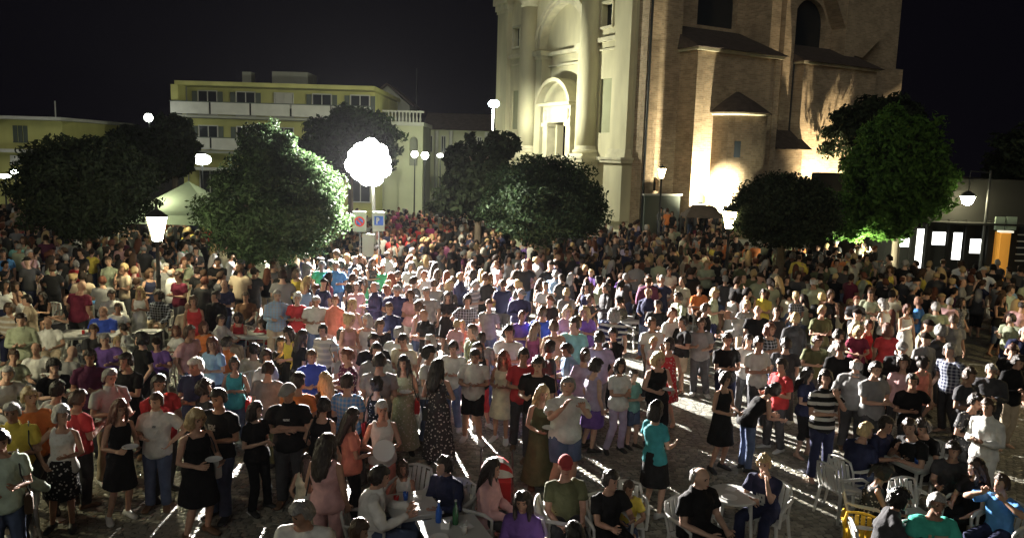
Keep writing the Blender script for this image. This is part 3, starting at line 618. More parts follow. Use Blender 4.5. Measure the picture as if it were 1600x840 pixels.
# ------------------------------------------------------------------ trees
def crown(c, r, n, size, shape='ball', seed=1, m='leaf_dark', parent=None, inner=.25, name='crown', gaps=0):
    """leaves gathered into clumps set through the shell of the crown, each clump a ragged spray"""
    g = np.random.default_rng(seed); K = max(30, int(min(230, n / 110)))
    d = g.normal(size=(K * 2, 3)); d /= np.linalg.norm(d, axis=1)[:, None]
    if gaps:
        gd = g.normal(size=(gaps, 3)); gd /= np.linalg.norm(gd, axis=1)[:, None]; d = d[((d @ gd.T) < .88).all(1)]
    d = d[:K]; K = len(d)
    cr_ = g.uniform(.70, .96, K); cc = d * cr_[:, None]; rc = g.uniform(.13, .27, K)
    far = g.random(K) < .14; cc[far] *= 1.08; rc[far] *= .7
    nin = int(n * inner); per = g.choice(K, n - nin, p=rc ** 2 / (rc ** 2).sum())
    e = g.normal(size=(n - nin, 3)); e /= np.linalg.norm(e, axis=1)[:, None]; e *= (g.random(n - nin) ** .45)[:, None]
    p = cc[per] + e * rc[per][:, None] * np.array([1.15, 1.15, .85])
    q = g.normal(size=(nin, 3)); q /= np.linalg.norm(q, axis=1)[:, None]; q *= g.uniform(.3, .82, nin)[:, None]
    p = np.concatenate([p, q]); d = p / np.linalg.norm(p, axis=1)[:, None]
    if shape == 'dome': p[:, 2] = np.where(p[:, 2] < 0, p[:, 2] * .78, p[:, 2])
    p[:, 2] -= .03 * (p[:, 0] ** 2 + p[:, 1] ** 2)
    N = len(p); p = p * np.array(r) + np.array(c)
    nrm = d * .8 + g.normal(size=(N, 3)) * .8; nrm /= np.linalg.norm(nrm, axis=1)[:, None]
    a = np.cross(nrm, g.normal(size=(N, 3))); a /= np.linalg.norm(a, axis=1)[:, None]; bb = np.cross(nrm, a)
    s = size * g.uniform(.5, 1.4, N)[:, None]
    V = np.stack([p - a * s, p + bb * s * .42 + nrm * s * .12, p + a * s, p - bb * s * .42 + nrm * s * .12], 1).reshape(-1, 3)
    off = base_of(parent) if parent else Vector((0, 0, 0)); V = V - np.array(off)
    me = bpy.data.meshes.new(name); me.vertices.add(4 * N); me.vertices.foreach_set('co', V.ravel())
    me.loops.add(4 * N); me.loops.foreach_set('vertex_index', np.arange(4 * N)); me.polygons.add(N)
    me.polygons.foreach_set('loop_start', np.arange(0, 4 * N, 4)); me.polygons.foreach_set('loop_total', np.full(N, 4)); me.update(calc_edges=True)
    me.materials.append(MATS[m]); o = bpy.data.objects.new(name, me); col.objects.link(o)
    if parent: o.parent = parent
    return o
def tree(x, y, zc, r, n, size, label, shape='ball', seed=1, m='leaf_dark', trunk=.17, group=None, dx=0, gaps=0, inner=.25, extra=()):
    t = thing('tree', (x, y, 0), label, 'tree', group); rr = random.Random(seed)
    top = zc - r[2] * .25
    b = MB().tube([(x, y, 0), (x + .03, y, .5), (x + dx * .4, y, top * .6), (x + dx, y, top)], [trunk * 1.35, trunk, trunk * .85, trunk * .65], 10)
    b.build('trunk', 'bark', t, True)
    for k in range(6):
        a = 2 * math.pi * k / 6 + rr.random(); e = Vector((x + dx + math.cos(a) * r[0] * .62, y + math.sin(a) * r[1] * .62, zc + r[2] * rr.uniform(.0, .5)))
        s0 = Vector((x + dx * .8, y, top * rr.uniform(.75, .98))); mid = (s0 + e) / 2 + Vector((0, 0, .25))
        MB().tube([s0, mid, e], [trunk * .5, trunk * .3, .03], 6).build('limb', 'bark', t, True)
    crown((x + dx, y, zc), r, n, size, shape, seed, m, t, inner, gaps=gaps)
    for i, (ex, ez, er, en) in enumerate(extra): crown((x + ex, y, ez), er, en, size, 'ball', seed + 50 + i, m, t, inner, gaps=gaps)
    return t
tree(-15.0, 28, 3.45, (2.35, 2.3, 1.85), 40000, .09, 'big dark round tree at the far left of the square', seed=3, m='leaf_black')
tree(-7.2, 24, 3.3, (2.1, 2.1, 1.75), 46000, .068, 'dark green tree with pointed top beside the glowing lantern', seed=4, extra=((-.15, 4.75, (1.0, 1.0, 1.15), 10000),))
tree(1.05, 28, 3.35, (2.15, 2.1, 1.72), 42000, .076, 'dense dark clipped round tree in front of the church door', seed=5, shape='dome', inner=.3)
tree(10.1, 30, 3.1, (1.95, 2.0, 1.6), 34000, .076, 'dark mushroom shaped tree in front of the far brick chapel', seed=6, shape='dome', m='leaf_black')
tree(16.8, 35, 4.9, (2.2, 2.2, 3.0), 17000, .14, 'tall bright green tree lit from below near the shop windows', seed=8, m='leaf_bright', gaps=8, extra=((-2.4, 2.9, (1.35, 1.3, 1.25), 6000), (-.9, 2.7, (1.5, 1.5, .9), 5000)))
tree(-18.8, 40, 4.5, (1.8, 1.7, 1.5), 9000, .16, 'dark tree behind the big round one below the white lamp', seed=9, m='leaf_black')
tree(-16.9, 40, 5.1, (1.15, 1.3, 1.6), 7000, .16, 'dark narrow tree left of the wide white lamp', seed=10, m='leaf_black')
tree(-1.6, 36, 4.3, (1.5, 1.5, 1.6), 6000, .17, 'loose open tree with dark leaves left of the church door', seed=11, m='leaf_black', gaps=9, extra=((.9, 5.5, (.9, .9, .7), 1800), (-.6, 2.9, (1.9, 1.6, .9), 5000)))
tree(-9.6, 47, 5.6, (2.9, 2.2, 2.1), 14000, .18, 'broad hazy tree in front of the hotel behind the floodlights', seed=12)
tree(26.2, 40, 4.9, (2.8, 2.8, 2.6), 12000, .18, 'dark tree at the right edge behind the bracket lamp', seed=13, m='leaf_black')
tree(21.8, 49, 6.8, (3.0, 2.5, 2.6), 11000, .2, 'tall dark tree rising behind the bright green tree', seed=14, m='leaf_black')
tree(15.1, 41, 2.6, (1.1, 1.0, 1.7), 5000, .14, 'small dark tree against the right end of the brick chapel', seed=15, m='leaf_black')
# lamp that stands under the bright tree
simple_lamp(1398, 372, 35.2, 'lamp_white', .16, 'small white lamp shining up into the bright green tree')
lamp('tree_light', atY(1352, 392, 34.2), 900, (1, 1, .7), .1)
#PART3
# ------------------------------------------------------------------ people: joints, bodies, clothes, hair
def V3(*a): return Vector(a)
def joints(pose, sex):
    pose, _, var = pose.partition('@'); vr = random.Random(pose + sex + var)
    f = sex == 'f'; sh = .158 if f else .182; hp = .092 if f else .088
    J = dict(pel=V3(0, 0, .95), chest=V3(0, .0, 1.24), neck=V3(0, .012, 1.455), head=V3(0, -.012, 1.615), yaw=0., pitch=8., lean=0.)
    J['S'] = [V3(s * sh, .012, 1.372) for s in (-1, 1)]
    J['E'] = [V3(s * (sh + .055), .03, 1.13) for s in (-1, 1)]; J['W'] = [V3(s * (sh + .05), -.06, .89) for s in (-1, 1)]
    J['H'] = [V3(s * hp, 0, .90) for s in (-1, 1)]; J['K'] = [V3(s * (hp + .012), -.015, .49) for s in (-1, 1)]; J['A'] = [V3(s * (hp + .02), .02, .085) for s in (-1, 1)]
    J['T'] = [V3(s * .25, -1, 0) for s in (-1, 1)]; J['hand'] = [V3(0, -.25, -1), V3(0, -.25, -1)]
    ex = sh + .05
    if pose == 'stand': J['K'][0].y = -.05; J['A'][0].x -= .03; J['yaw'] = 10
    elif pose == 'hold':
        J['E'] = [V3(-ex, .0, 1.13), V3(ex, .0, 1.13)]; J['W'] = [V3(-.08, -.25, 1.14), V3(.08, -.25, 1.13)]; J['hand'] = [V3(.6, -.6, .1), V3(-.6, -.6, .1)]; J['pitch'] = 14; J['A'][1].y = -.05; J['K'][1].y = -.06
    elif pose == 'cross':
        J['E'] = [V3(-ex, -.02, 1.13), V3(ex, -.02, 1.13)]; J['W'] = [V3(.06, -.20, 1.17), V3(-.06, -.17, 1.21)]; J['hand'] = [V3(1, -.1, .1), V3(-1, .0, .1)]; J['yaw'] = -12
    elif pose == 'hip':
        J['E'] = [V3(-ex - .13, .08, 1.17), V3(ex, .02, 1.13)]; J['W'] = [V3(-.19, -.03, 1.02), V3(.10, -.24, 1.15)]; J['hand'] = [V3(.7, -.5, -.3), V3(-.5, -.8, .1)]; J['yaw'] = 18
    elif pose == 'drink':
        J['E'] = [V3(-ex, -.05, 1.14), V3(ex, .03, 1.13)]; J['W'] = [V3(-.14, -.27, 1.27), V3(ex, -.06, .89)]; J['hand'] = [V3(.4, -.6, .6), V3(0, -.2, -1)]; J['yaw'] = -20; J['K'][1].y = -.06
    elif pose == 'face':
        J['E'] = [V3(-ex + .02, -.17, 1.2), V3(ex, -.02, 1.13)]; J['W'] = [V3(-.07, -.2, 1.45), V3(-.05, -.2, 1.13)]; J['hand'] = [V3(.1, .2, 1), V3(-1, -.1, .1)]; J['pitch'] = 6
    elif pose == 'raise':
        J['E'] = [V3(-ex, -.2, 1.27), V3(ex, -.2, 1.27)]; J['W'] = [V3(-.08, -.36, 1.47), V3(.08, -.36, 1.47)]; J['hand'] = [V3(.2, -.2, 1), V3(-.2, -.2, 1)]; J['pitch'] = 0
    elif pose == 'walk':
        J['K'] = [V3(-hp, -.14, .51), V3(hp, .05, .49)]; J['A'] = [V3(-hp, -.19, .10), V3(hp, .27, .14)]; J['W'] = [V3(-ex, .10, .91), V3(ex, -.22, .95)]; J['E'] = [V3(-ex, .1, 1.15), V3(ex, -.02, 1.14)]; J['lean'] = 5
    elif pose == 'bend':
        J['lean'] = 42; J['E'] = [V3(-ex, -.12, 1.2), V3(ex, -.12, 1.2)]; J['W'] = [V3(-.16, -.36, 1.28), V3(.16, -.36, 1.28)]; J['hand'] = [V3(0, -1, .3), V3(0, -1, .3)]; J['pitch'] = -8
    if pose.startswith('sit'):
        dz = -.43
        for k in ('pel', 'chest', 'neck', 'head'): J[k].z += dz
        for k in ('S', 'E', 'W', 'H'):
            for p in J[k]: p.z += dz
        J['H'] = [V3(s * hp, -.03, .50) for s in (-1, 1)]; J['K'] = [V3(s * (hp + .05), -.45, .50) for s in (-1, 1)]; J['A'] = [V3(s * (hp + .05), -.42, .085) for s in (-1, 1)]
        if pose == 'sit': J['E'] = [V3(-ex, -.04, .72), V3(ex, -.04, .72)]; J['W'] = [V3(-.13, -.28, .62), V3(.13, -.26, .62)]; J['hand'] = [V3(.4, -.9, -.1), V3(-.4, -.9, -.1)]
        if pose == 'sit_table': J['lean'] = 9; J['E'] = [V3(-ex - .02, -.12, .74), V3(ex + .02, -.12, .74)]; J['W'] = [V3(-.12, -.34, .80), V3(.12, -.34, .80)]; J['hand'] = [V3(.5, -.8, 0), V3(-.5, -.8, 0)]; J['pitch'] = 10
        if pose == 'sit_chin': J['lean'] = 6; J['E'] = [V3(-ex + .03, -.22, .78), V3(ex, -.1, .74)]; J['W'] = [V3(-.06, -.2, 1.0), V3(-.02, -.3, .74)]; J['hand'] = [V3(.1, .15, 1), V3(-1, -.1, 0)]; J['yaw'] = 14
        if pose == 'sit_back': J['lean'] = -9; J['E'] = [V3(-ex - .06, .0, .74), V3(ex + .06, .0, .74)]; J['W'] = [V3(-.2, -.2, .68), V3(.22, -.2, .68)]; J['yaw'] = -16; J['hand'] = [V3(.1, -1, -.2), V3(-.1, -1, -.2)]
        if pose == 'sit_up': J['E'] = [V3(-ex - .08, -.14, .90), V3(ex + .08, -.14, .90)]; J['W'] = [V3(-.08, -.2, 1.08), V3(.08, -.2, 1.08)]; J['hand'] = [V3(.3, .1, 1), V3(-.3, .1, 1)]
    if var:
        sit_ = pose.startswith('sit'); J['yaw'] += vr.uniform(-38, 38); J['pitch'] += vr.uniform(-10, 12); J['lean'] += vr.uniform(-3, 7)
        for kk, am in (('E', .05), ('W', .07)):
            for p in J[kk]: p += V3(vr.uniform(-am, am), vr.uniform(-am, am * .4), vr.uniform(-am, am))
        if not sit_:
            sw = vr.uniform(-.02, .05); a_ = vr.choice([0, 1]); J['K'][a_].y -= abs(sw) + .02; J['A'][a_].x += (1 if a_ else -1) * vr.uniform(0, .08); J['A'][1 - a_].y += vr.uniform(-.02, .10)
        else:
            for p, q in zip(J['K'], J['A']): dx_ = vr.uniform(-.04, .07) * (1 if p.x > 0 else -1); p.x += dx_; q.x += dx_; q.y += vr.uniform(-.12, .10)
    if J['lean']:
        M = Matrix.Rotation(R(J['lean']), 3, 'X'); c = J['pel']
        for k in ('chest', 'neck', 'head'): J[k] = c + M @ (J[k] - c)
        for k in ('S', 'E', 'W'): J[k] = [c + M @ (p - c) for p in J[k]]
        J['hand'] = [M @ p for p in J['hand']]
    # keep the arm segments at real lengths
    for i in (0, 1):
        s, e, w_ = J['S'][i], J['E'][i], J['W'][i]
        e = s + (e - s).normalized() * .285; w_ = e + (w_ - e).normalized() * .255; J['E'][i] = e; J['W'][i] = w_
    J['headM'] = Matrix.Translation(J['head']) @ Matrix.Rotation(R(J['yaw']), 4, 'Z') @ Matrix.Rotation(R(J['pitch'] + J['lean'] * .35), 4, 'X')
    return J
def oval(c, ax, ay, rx, ry, n=14): return [c + ax * (rx * math.cos(2 * math.pi * i / n)) + ay * (ry * math.sin(2 * math.pi * i / n)) for i in range(n)]
def torso(b, J, sex, off, z0=-.12, z1=1.0, flare=0, n=14):
    """rings from crotch to neck; z0 below pelvis, z1 fraction of the neck end"""
    pel, ch_, nk = J['pel'], J['chest'], J['neck']; up = (nk - pel).normalized(); ax = V3(1, 0, 0); L = (nk - pel).length
    prof_m = [(-.14, .10, .085), (-.09, .155, .112), (0, .168, .118), (.12, .150, .108), (.24, .158, .115), (.33, .170, .122), (.39, .160, .108), (.43, .130, .088), (.465, .090, .072), (.495, .064, .062), (.54, .058, .058)]
    prof_f = [(-.14, .10, .085), (-.09, .168, .118), (0, .172, .12), (.12, .128, .095), (.24, .135, .11), (.30, .150, .132), (.38, .142, .098), (.42, .115, .08), (.46, .078, .064), (.49, .054, .054), (.54, .048, .05)]
    rr = []
    for z, rx, ry in (prof_f if sex == 'f' else prof_m):
        if z < z0 - .001 or z > z1: continue
        u = up if z > 0 else (up * .4 + V3(0, 0, .6)).normalized()
        fl = flare * max(0, .1 - z)
        rr.append(oval(pel + u * z + V3(0, .008, 0), ax, ax.cross(u) * -1, rx + off + fl, ry + off + fl, n))
    b.rings(rr)
def hand_geo(b, w_, d, inward):
    d = d.normalized(); side = d.cross(inward).normalized() if abs(d.dot(inward)) < .95 else d.orthogonal().normalized(); nn = side.cross(d).normalized()
    rr = [oval(w_ + d * t, side, nn, rx, ry, 8) for t, rx, ry in ((-.02, .026, .021), (.03, .036, .017), (.075, .042, .014), (.09, .040, .012))]
    b.rings(rr)
    for q, (o, ln) in enumerate(((-.031, .062), (-.010, .074), (.011, .070), (.031, .054))):
        s0 = w_ + d * .082 + side * o; s1 = s0 + d * ln * .5 + nn * .004 + side * o * .12; s2 = s1 + (d * .75 + nn * .65).normalized() * ln * .5
        b.tube([s0, s1, s2], [.0095, .0088, .007], 5)
    b.tube([w_ + d * .03 - side * .03, w_ + d * .06 - side * .058 + nn * .01, w_ + d * .095 - side * .062 + nn * .02], [.013, .011, .008], 5)
def limb(b, pts, rad, n=10): b.tube(pts, rad, n, round_end=True)
def arm(b, J, i, off, t1=2.0, n=10, k=1):
    s, e, w_ = J['S'][i], J['E'][i], J['W'][i]; inn = s.lerp(J['neck'], .5) + V3(0, 0, -.012)
    P = [inn, s, s.lerp(e, .5), e, e.lerp(w_, .35), w_]; Rr = [.040, .050, .047, .040, .040, .026]
    m_ = {'tank': 0, 'short': 2.0, 'full': 9}.get(t1, 9)
    if t1 == 'short': P = [inn, s, s.lerp(e, .35), s.lerp(e, .62)]; Rr = [.040, .052, .056, .060]
    b.tube(P, [r * k + off for r in Rr], n, round_end=(t1 != 'short'))
def leg(b, J, i, off, t='full', k=1, n=12):
    h, kn, a = J['H'][i], J['K'][i], J['A'][i]; up_ = h + V3(0, 0, .02)
    P = [up_, h.lerp(kn, .3), h.lerp(kn, .7), kn, kn.lerp(a, .3), kn.lerp(a, .7), a]; Rr = [.092, .088, .066, .056, .058, .044, .037]
    if t == 'shorts': P, Rr = P[:3] + [h.lerp(kn, .88)], [.095, .097, .088, .088]
    if t == 'pants': Rr = [.093, .090, .072, .064, .064, .058, .058]
    if t == 'capri': P, Rr = P[:5], [.093, .090, .074, .066, .066]
    b.tube(P, [r * k + off for r in Rr], n, round_end=(t == 'full'))
def foot(b, J, i, off=0):
    a = J['A'][i]; d = J['T'][i].normalized(); s = V3(-d.y, d.x, 0); z = a.z - .085
    def rg(t, w_, h): c = V3(a.x, a.y, 0) + d * t; return [c + s * (w_ * math.cos(q)) + V3(0, 0, z + .012 + h * (.5 + .5 * math.sin(q))) for q in [2 * math.pi * j / 10 for j in range(10)]]
    b.rings([rg(-.075, .02 + off, .05), rg(-.06, .036 + off, .085 + off), rg(.0, .038 + off, .10 + off), rg(.09, .046 + off, .055 + off), rg(.15, .044 + off, .04 + off), rg(.185, .025 + off, .025 + off)])
WS = bpy.data.scenes.new('workshop')
def evaluated(o):
    with bpy.context.temp_override(scene=WS, view_layer=WS.view_layers[0]): dg = bpy.context.evaluated_depsgraph_get()
    ev = o.evaluated_get(dg)
    return bpy.data.meshes.new_from_object(ev, depsgraph=dg)
def remesh(b, vox, name, mats, disp=0, smooth_it=3, dseed=0, decim=.42):
    me = bpy.data.meshes.new('tmp'); me.from_pydata(b.v, [], b.f); o = bpy.data.objects.new('tmp', me); WS.collection.objects.link(o)
    bm = bmesh.new(); bm.from_mesh(me); bmesh.ops.recalc_face_normals(bm, faces=bm.faces); bm.to_mesh(me); bm.free()
    m = o.modifiers.new('r', 'REMESH'); m.mode = 'VOXEL'; m.voxel_size = vox
    s = o.modifiers.new('s', 'SMOOTH'); s.iterations = smooth_it; s.factor = .5
    if decim: d = o.modifiers.new('d', 'DECIMATE'); d.ratio = decim
    out = evaluated(o)
    bpy.data.objects.remove(o); bpy.data.meshes.remove(me); out.name = name; out.materials.clear()
    for q in mats: out.materials.append(MATS[q])
    if disp:
        nv = len(out.vertices); co = np.empty(nv * 3); out.vertices.foreach_get('co', co); no = np.empty(nv * 3); out.vertex_normals.foreach_get('vector', no); co = co.reshape(-1, 3); no = no.reshape(-1, 3)
        k = np.array([noise.noise((c[0] * 9 + dseed, c[1] * 9, c[2] * 5)) + .6 * noise.noise((c[0] * 22, c[1] * 22 + dseed, c[2] * 13)) for c in co])
        out.vertices.foreach_set('co', (co + no * (np.maximum(k, -.35) * disp + .35 * disp)[:, None]).ravel())
    out.polygons.foreach_set('use_smooth', [True] * len(out.polygons)); return out
def head_geo(b, M, k=1):
    def T(p): return M @ Vector(p)
    rr = []; n = 16; m = 12
    for i in range(m + 1):
        th = math.pi * (i + .1) / (m + .2); z = math.cos(th); q = math.sin(th); ring = []
        for j in range(n):
            a = 2 * math.pi * j / n; x = .074 * q * math.cos(a); y = .092 * q * math.sin(a); zz = .118 * z
            if z < 0: x *= 1 - .22 * -z; y = y * (1 - .12 * -z) - .018 * -z
            ring.append(T((x, y + .004, zz)))
        rr.append(ring)
    b.rings(rr)
    R3 = M.to_3x3()
    b.rings([[T(p) for p in r] for r in ([(-.008, -.085, .018), (.008, -.085, .018), (.004, -.092, .018)], [(-.012, -.086, -.01), (.012, -.086, -.01), (0, -.108, -.01)], [(-.018, -.08, -.028), (.018, -.08, -.028), (0, -.118, -.026)], [(-.012, -.08, -.036), (.012, -.08, -.036), (0, -.098, -.036)])])
    for s in (-1, 1): b.ell(T((s * .076, .008, -.005)), (.012, .018, .032), 8, 5, R3)
    b.ell(T((0, -.072, -.092)), (.030, .024, .022), 8, 5, R3)
    b.ell(T((0, -.085, -.057)), (.028, .014, .014), 8, 5, R3)
BODY, CLOTH, HAIRM, SHOE, JN = {}, {}, {}, {}, {}
def getJ(pose, sex):
    if (pose, sex) not in JN: JN[(pose, sex)] = joints(pose, sex)
    return JN[(pose, sex)]
def body(pose, sex):
    if (pose, sex) in BODY: return BODY[(pose, sex)]
    J = getJ(pose, sex); b = MB(); k = .88 if sex == 'f' else 1
    torso(b, J, sex, 0)
    b.tube([J['neck'] - V3(0, 0, .03), J['neck'].lerp(J['head'], .6)], [.056 * k, .05 * k], 10)
    for i in (0, 1): arm(b, J, i, 0, 'full', k=k); leg(b, J, i, 0, 'full', k=k); foot(b, J, i)
    head_geo(b, J['headM'])
    me = remesh(b, .0125, 'person_body', ['skin', 'eye', 'lip'], smooth_it=2, decim=.36)
    hb = MB()
    for i in (0, 1): hand_geo(hb, J['W'][i] , (J['hand'][i] * .7 + (J['W'][i] - J['E'][i]).normalized() * .6), V3(-J['W'][i].x, -.2, 0).normalized() if abs(J['W'][i].x) > .05 else V3(0, .2, -1))
    R3 = J['headM'].to_3x3(); HT = lambda *a: J['headM'] @ V3(*a); eb = MB(); lb_ = MB()
    for q in (-1, 1):
        eb.ell(HT(q * .030, -.0765, .014), (.0135, .0065, .0075), 7, 4, R3); eb.rings([[HT(q * x_, -.083 + y_, z_) for x_, y_, z_ in ((xx, 0, .034 + zz), (xx, -.006, .036 + zz), (xx, 0, .041 + zz))] for xx, zz in ((.013, 0), (.030, .003), (.047, -.003))])
    lb_.ell(HT(0, -.0965, -.057), (.022, .006, .0075), 8, 4, R3)
    bm = bmesh.new(); bm.from_mesh(me)
    for src, mi_ in ((hb, 0), (eb, 1), (lb_, 2)):
        vs = [bm.verts.new(v) for v in src.v]
        for f in src.f:
            try: fc = bm.faces.new([vs[q] for q in f]); fc.smooth = True; fc.material_index = mi_
            except ValueError: pass
    bm.to_mesh(me); bm.free()
    BODY[(pose, sex)] = me; return me
def skirt(b, J, zt, zb, rt, rb, sit):
    c = J['pel']
    if sit:
        kn = (J['K'][0] + J['K'][1]) / 2; f = min(1, (J['pel'].z + .45 - zb) / .5)
        P = [c + V3(0, .05, -.02), c + V3(0, -.12, -.02), kn + V3(0, .12, .0), kn + V3(0, -.02, 0)]
        b.rings([oval(p, V3(1, 0, 0), V3(0, 0, 1), rx, ry, 14) for p, rx, ry in zip(P, (.17, .19, .185, .18), (.11, .115, .10, .095))])
    else:
        n = 20; rr = []
        for t in (0, .15, .35, .6, .85, 1):
            z = zt + (zb - zt) * t; r = rt + (rb - rt) * (t ** .8)
            if zt > c.z: hipf = max(0, 1 - abs(z - .92) / .2); r = max(r, .186 * hipf)
            rr.append([V3(c.x + r * 1.05 * math.cos(a) * (1 + .05 * t * math.sin(5 * a)), c.y + r * 1.0 * math.sin(a) * (1 + .05 * t * math.sin(5 * a + 1)), z) for a in [2 * math.pi * q / n for q in range(n)]])
        b.rings(rr)
def cloth(pose, sex, kind):
    key = (pose, sex, kind)
    if key in CLOTH: return CLOTH[key]
    J = getJ(pose, sex); b = MB(); sit = pose.startswith('sit'); k = .88 if sex == 'f' else 1
    if kind in ('tee', 'shirt', 'tank', 'polo', 'jacket'):
        o = {'tee': .018, 'polo': .018, 'shirt': .022, 'tank': .016, 'jacket': .032}[kind]
        torso(b, J, sex, o, -.14 if not sit else -.10, .425 if kind == 'tank' else .482, flare=.12)
        if kind == 'tank':
            for i in (0, 1): b.tube([J['S'][i] * .7 + J['neck'] * .3 + V3(0, -.045, -.05), J['S'][i] * .62 + J['neck'] * .38 + V3(0, .0, .022), J['S'][i] * .7 + J['neck'] * .3 + V3(0, .05, -.04)], [.03, .028, .03], 6)
        elif kind in ('shirt', 'jacket'):
            for i in (0, 1): arm(b, J, i, .014 if kind == 'shirt' else .022, 'full', k=k)
        else:
            for i in (0, 1): arm(b, J, i, .014, 'short', k=k)
        if kind in ('polo', 'shirt', 'jacket'): b.tube([J['neck'] - V3(0, 0, .02), J['neck'] + V3(0, -.004, .03)], [.080, .066], 12)
        vox, dp = .0155, .016
    elif kind in ('dress', 'maxi', 'longdress'):
        torso(b, J, sex, .018, -.09, .425)
        for i in (0, 1): b.tube([J['S'][i] * .7 + J['neck'] * .3 + V3(0, -.05, -.05), J['S'][i] * .62 + J['neck'] * .38 + V3(0, .0, .02), J['S'][i] * .7 + J['neck'] * .3 + V3(0, .05, -.04)], [.026, .022, .026], 6)
        skirt(b, J, 1.08, .50 if kind == 'dress' else .14, .12, .225 if kind == 'dress' else .26, sit); vox, dp = .016, .008
    elif kind in ('skirt', 'longskirt'):
        skirt(b, J, 1.02, .5 if kind == 'skirt' else .2, .145, .215 if kind == 'skirt' else .25, sit); vox, dp = .017, .008
    else:
        torso(b, J, sex, .012, -.14, .13)
        for i in (0, 1): leg(b, J, i, .010, {'pants': 'pants', 'shorts': 'shorts', 'capri': 'capri'}[kind], k=k)
        vox, dp = .0165, .013
    me = remesh(b, vox, kind, ['cloth'], disp=dp, dseed=(sum(map(ord, pose)) * 7 % 97), smooth_it=3); CLOTH[key] = me; return me
def hair(kind):
    if kind in HAIRM: return HAIRM[kind]
    full_kind = kind; kind, _, hv = kind.partition('@'); hs_ = float(hv or 0) * 7.3
    b = MB(); n = 18; m = 12
    def shell(s, cond, lift=.0):
        vs = []; idx = {}
        for i in range(m + 1):
            th = math.pi * (i + .05) / (m + .1)
            for j in range(n):
                a = 2 * math.pi * j / n; x = .074 * s * math.sin(th) * math.cos(a); y = .092 * s * math.sin(th) * math.sin(a) + .006; z = .118 * s * math.cos(th) + lift
                idx[(i, j)] = len(vs); vs.append((x, y, z))
        fs = []
        for i in range(m):
            for j in range(n):
                q = [idx[(i, j)], idx[(i, (j + 1) % n)], idx[(i + 1, (j + 1) % n)], idx[(i + 1, j)]]
                c = sum((Vector(vs[t]) for t in q), Vector()) / 4
                if cond(c): fs.append(q)
        b.add(vs, fs)
    short = lambda c: c.z > .062 - max(0, c.y) * .0 if c.y < -.035 else (c.z > -.02 if c.y < .02 else c.z > -.075)
    solid = True; disp = .006; vox = .011
    if kind == 'short': shell(1.085, short); disp = .010
    elif kind == 'crop': shell(1.045, short); disp = .004
    elif kind == 'fringe': shell(1.07, lambda c: c.y > .0 and -.07 < c.z < .055)
    elif kind == 'curly': shell(1.24, lambda c: c.z > .06 if c.y < -.04 else c.z > -.08); disp = .018
    elif kind in ('long', 'pony', 'bun', 'bob'):
        disp = .010; shell(1.09, lambda c: (c.z > .065 if c.y < -.045 else c.z > -.09))
        if kind == 'long':
            b.rings([oval(Vector((0, y, z)), V3(1, 0, 0), V3(0, 1, 0), rx, ry, 12) for y, z, rx, ry in ((.035, .05, .085, .07), (.05, -.04, .092, .068), (.075, -.13, .098, .052), (.09, -.23, .10, .042), (.10, -.34, .085, .03), (.10, -.40, .04, .015))])
            for s in (-1, 1): b.tube([(s * .072, -.015, .03), (s * .088, -.02, -.06), (s * .085, -.05, -.17), (s * .075, -.065, -.25)], [.02, .026, .024, .01], 7, round_end=True)
        if kind == 'bob': b.rings([oval(Vector((0, y, z)), V3(1, 0, 0), V3(0, 1, 0), rx, ry, 12) for y, z, rx, ry in ((.03, .05, .088, .075), (.035, -.04, .098, .075), (.04, -.11, .098, .07), (.04, -.15, .07, .05))])
        if kind == 'bun': b.ell((0, .115, .055), (.04, .035, .04), 10, 7)
        if kind == 'pony': b.tube([(0, .10, .05), (0, .145, .02), (0, .15, -.08), (0, .135, -.18)], [.022, .03, .026, .008], 8, round_end=True)
    elif kind == 'cap':
        shell(1.12, lambda c: c.z > .035); b.rings([[Vector((x, y, z)) for x, y, z in ((-.06, -.07, zz), (.06, -.07, zz), (.05, -.135, zz - .014), (0, -.15, zz - .018), (-.05, -.135, zz - .014))] for zz in (.052, .062)]); disp = 0
    # give the shell thickness with solidify before it is rounded
    me = bpy.data.meshes.new('t'); me.from_pydata(b.v, [], b.f); o = bpy.data.objects.new('t', me); WS.collection.objects.link(o)
    so_ = o.modifiers.new('so', 'SOLIDIFY'); so_.thickness = .016; so_.offset = -1
    r = o.modifiers.new('r', 'REMESH'); r.mode = 'VOXEL'; r.voxel_size = .008
    s_ = o.modifiers.new('s', 'SMOOTH'); s_.iterations = 2
    d = o.modifiers.new('d', 'DECIMATE'); d.ratio = .4
    out = evaluated(o); bpy.data.objects.remove(o)
    nrm_ = [v.normal.copy() for v in out.vertices]
    for v, n_ in zip(out.vertices, nrm_):
        c = v.co; v.co = c + n_ * (disp * (noise.noise(Vector((c.x * 60 + hs_, c.y * 60, c.z * 18))) + .4) + (.012 if disp else 0) * noise.noise(Vector((c.x * 18, c.y * 18 + hs_, c.z * 14))))
    out.name = 'hair'; out.materials.clear(); out.materials.append(MATS['hair']); out.polygons.foreach_set('use_smooth', [True] * len(out.polygons))
    HAIRM[full_kind] = out; return out
def shoes(pose, sex, i):
    if (pose, sex, i) in SHOE: return SHOE[(pose, sex, i)]
    b = MB(); foot(b, getJ(pose, sex), i, .008); me = b.mesh('shoe', 'shoe', True); SHOE[(pose, sex, i)] = me; return me

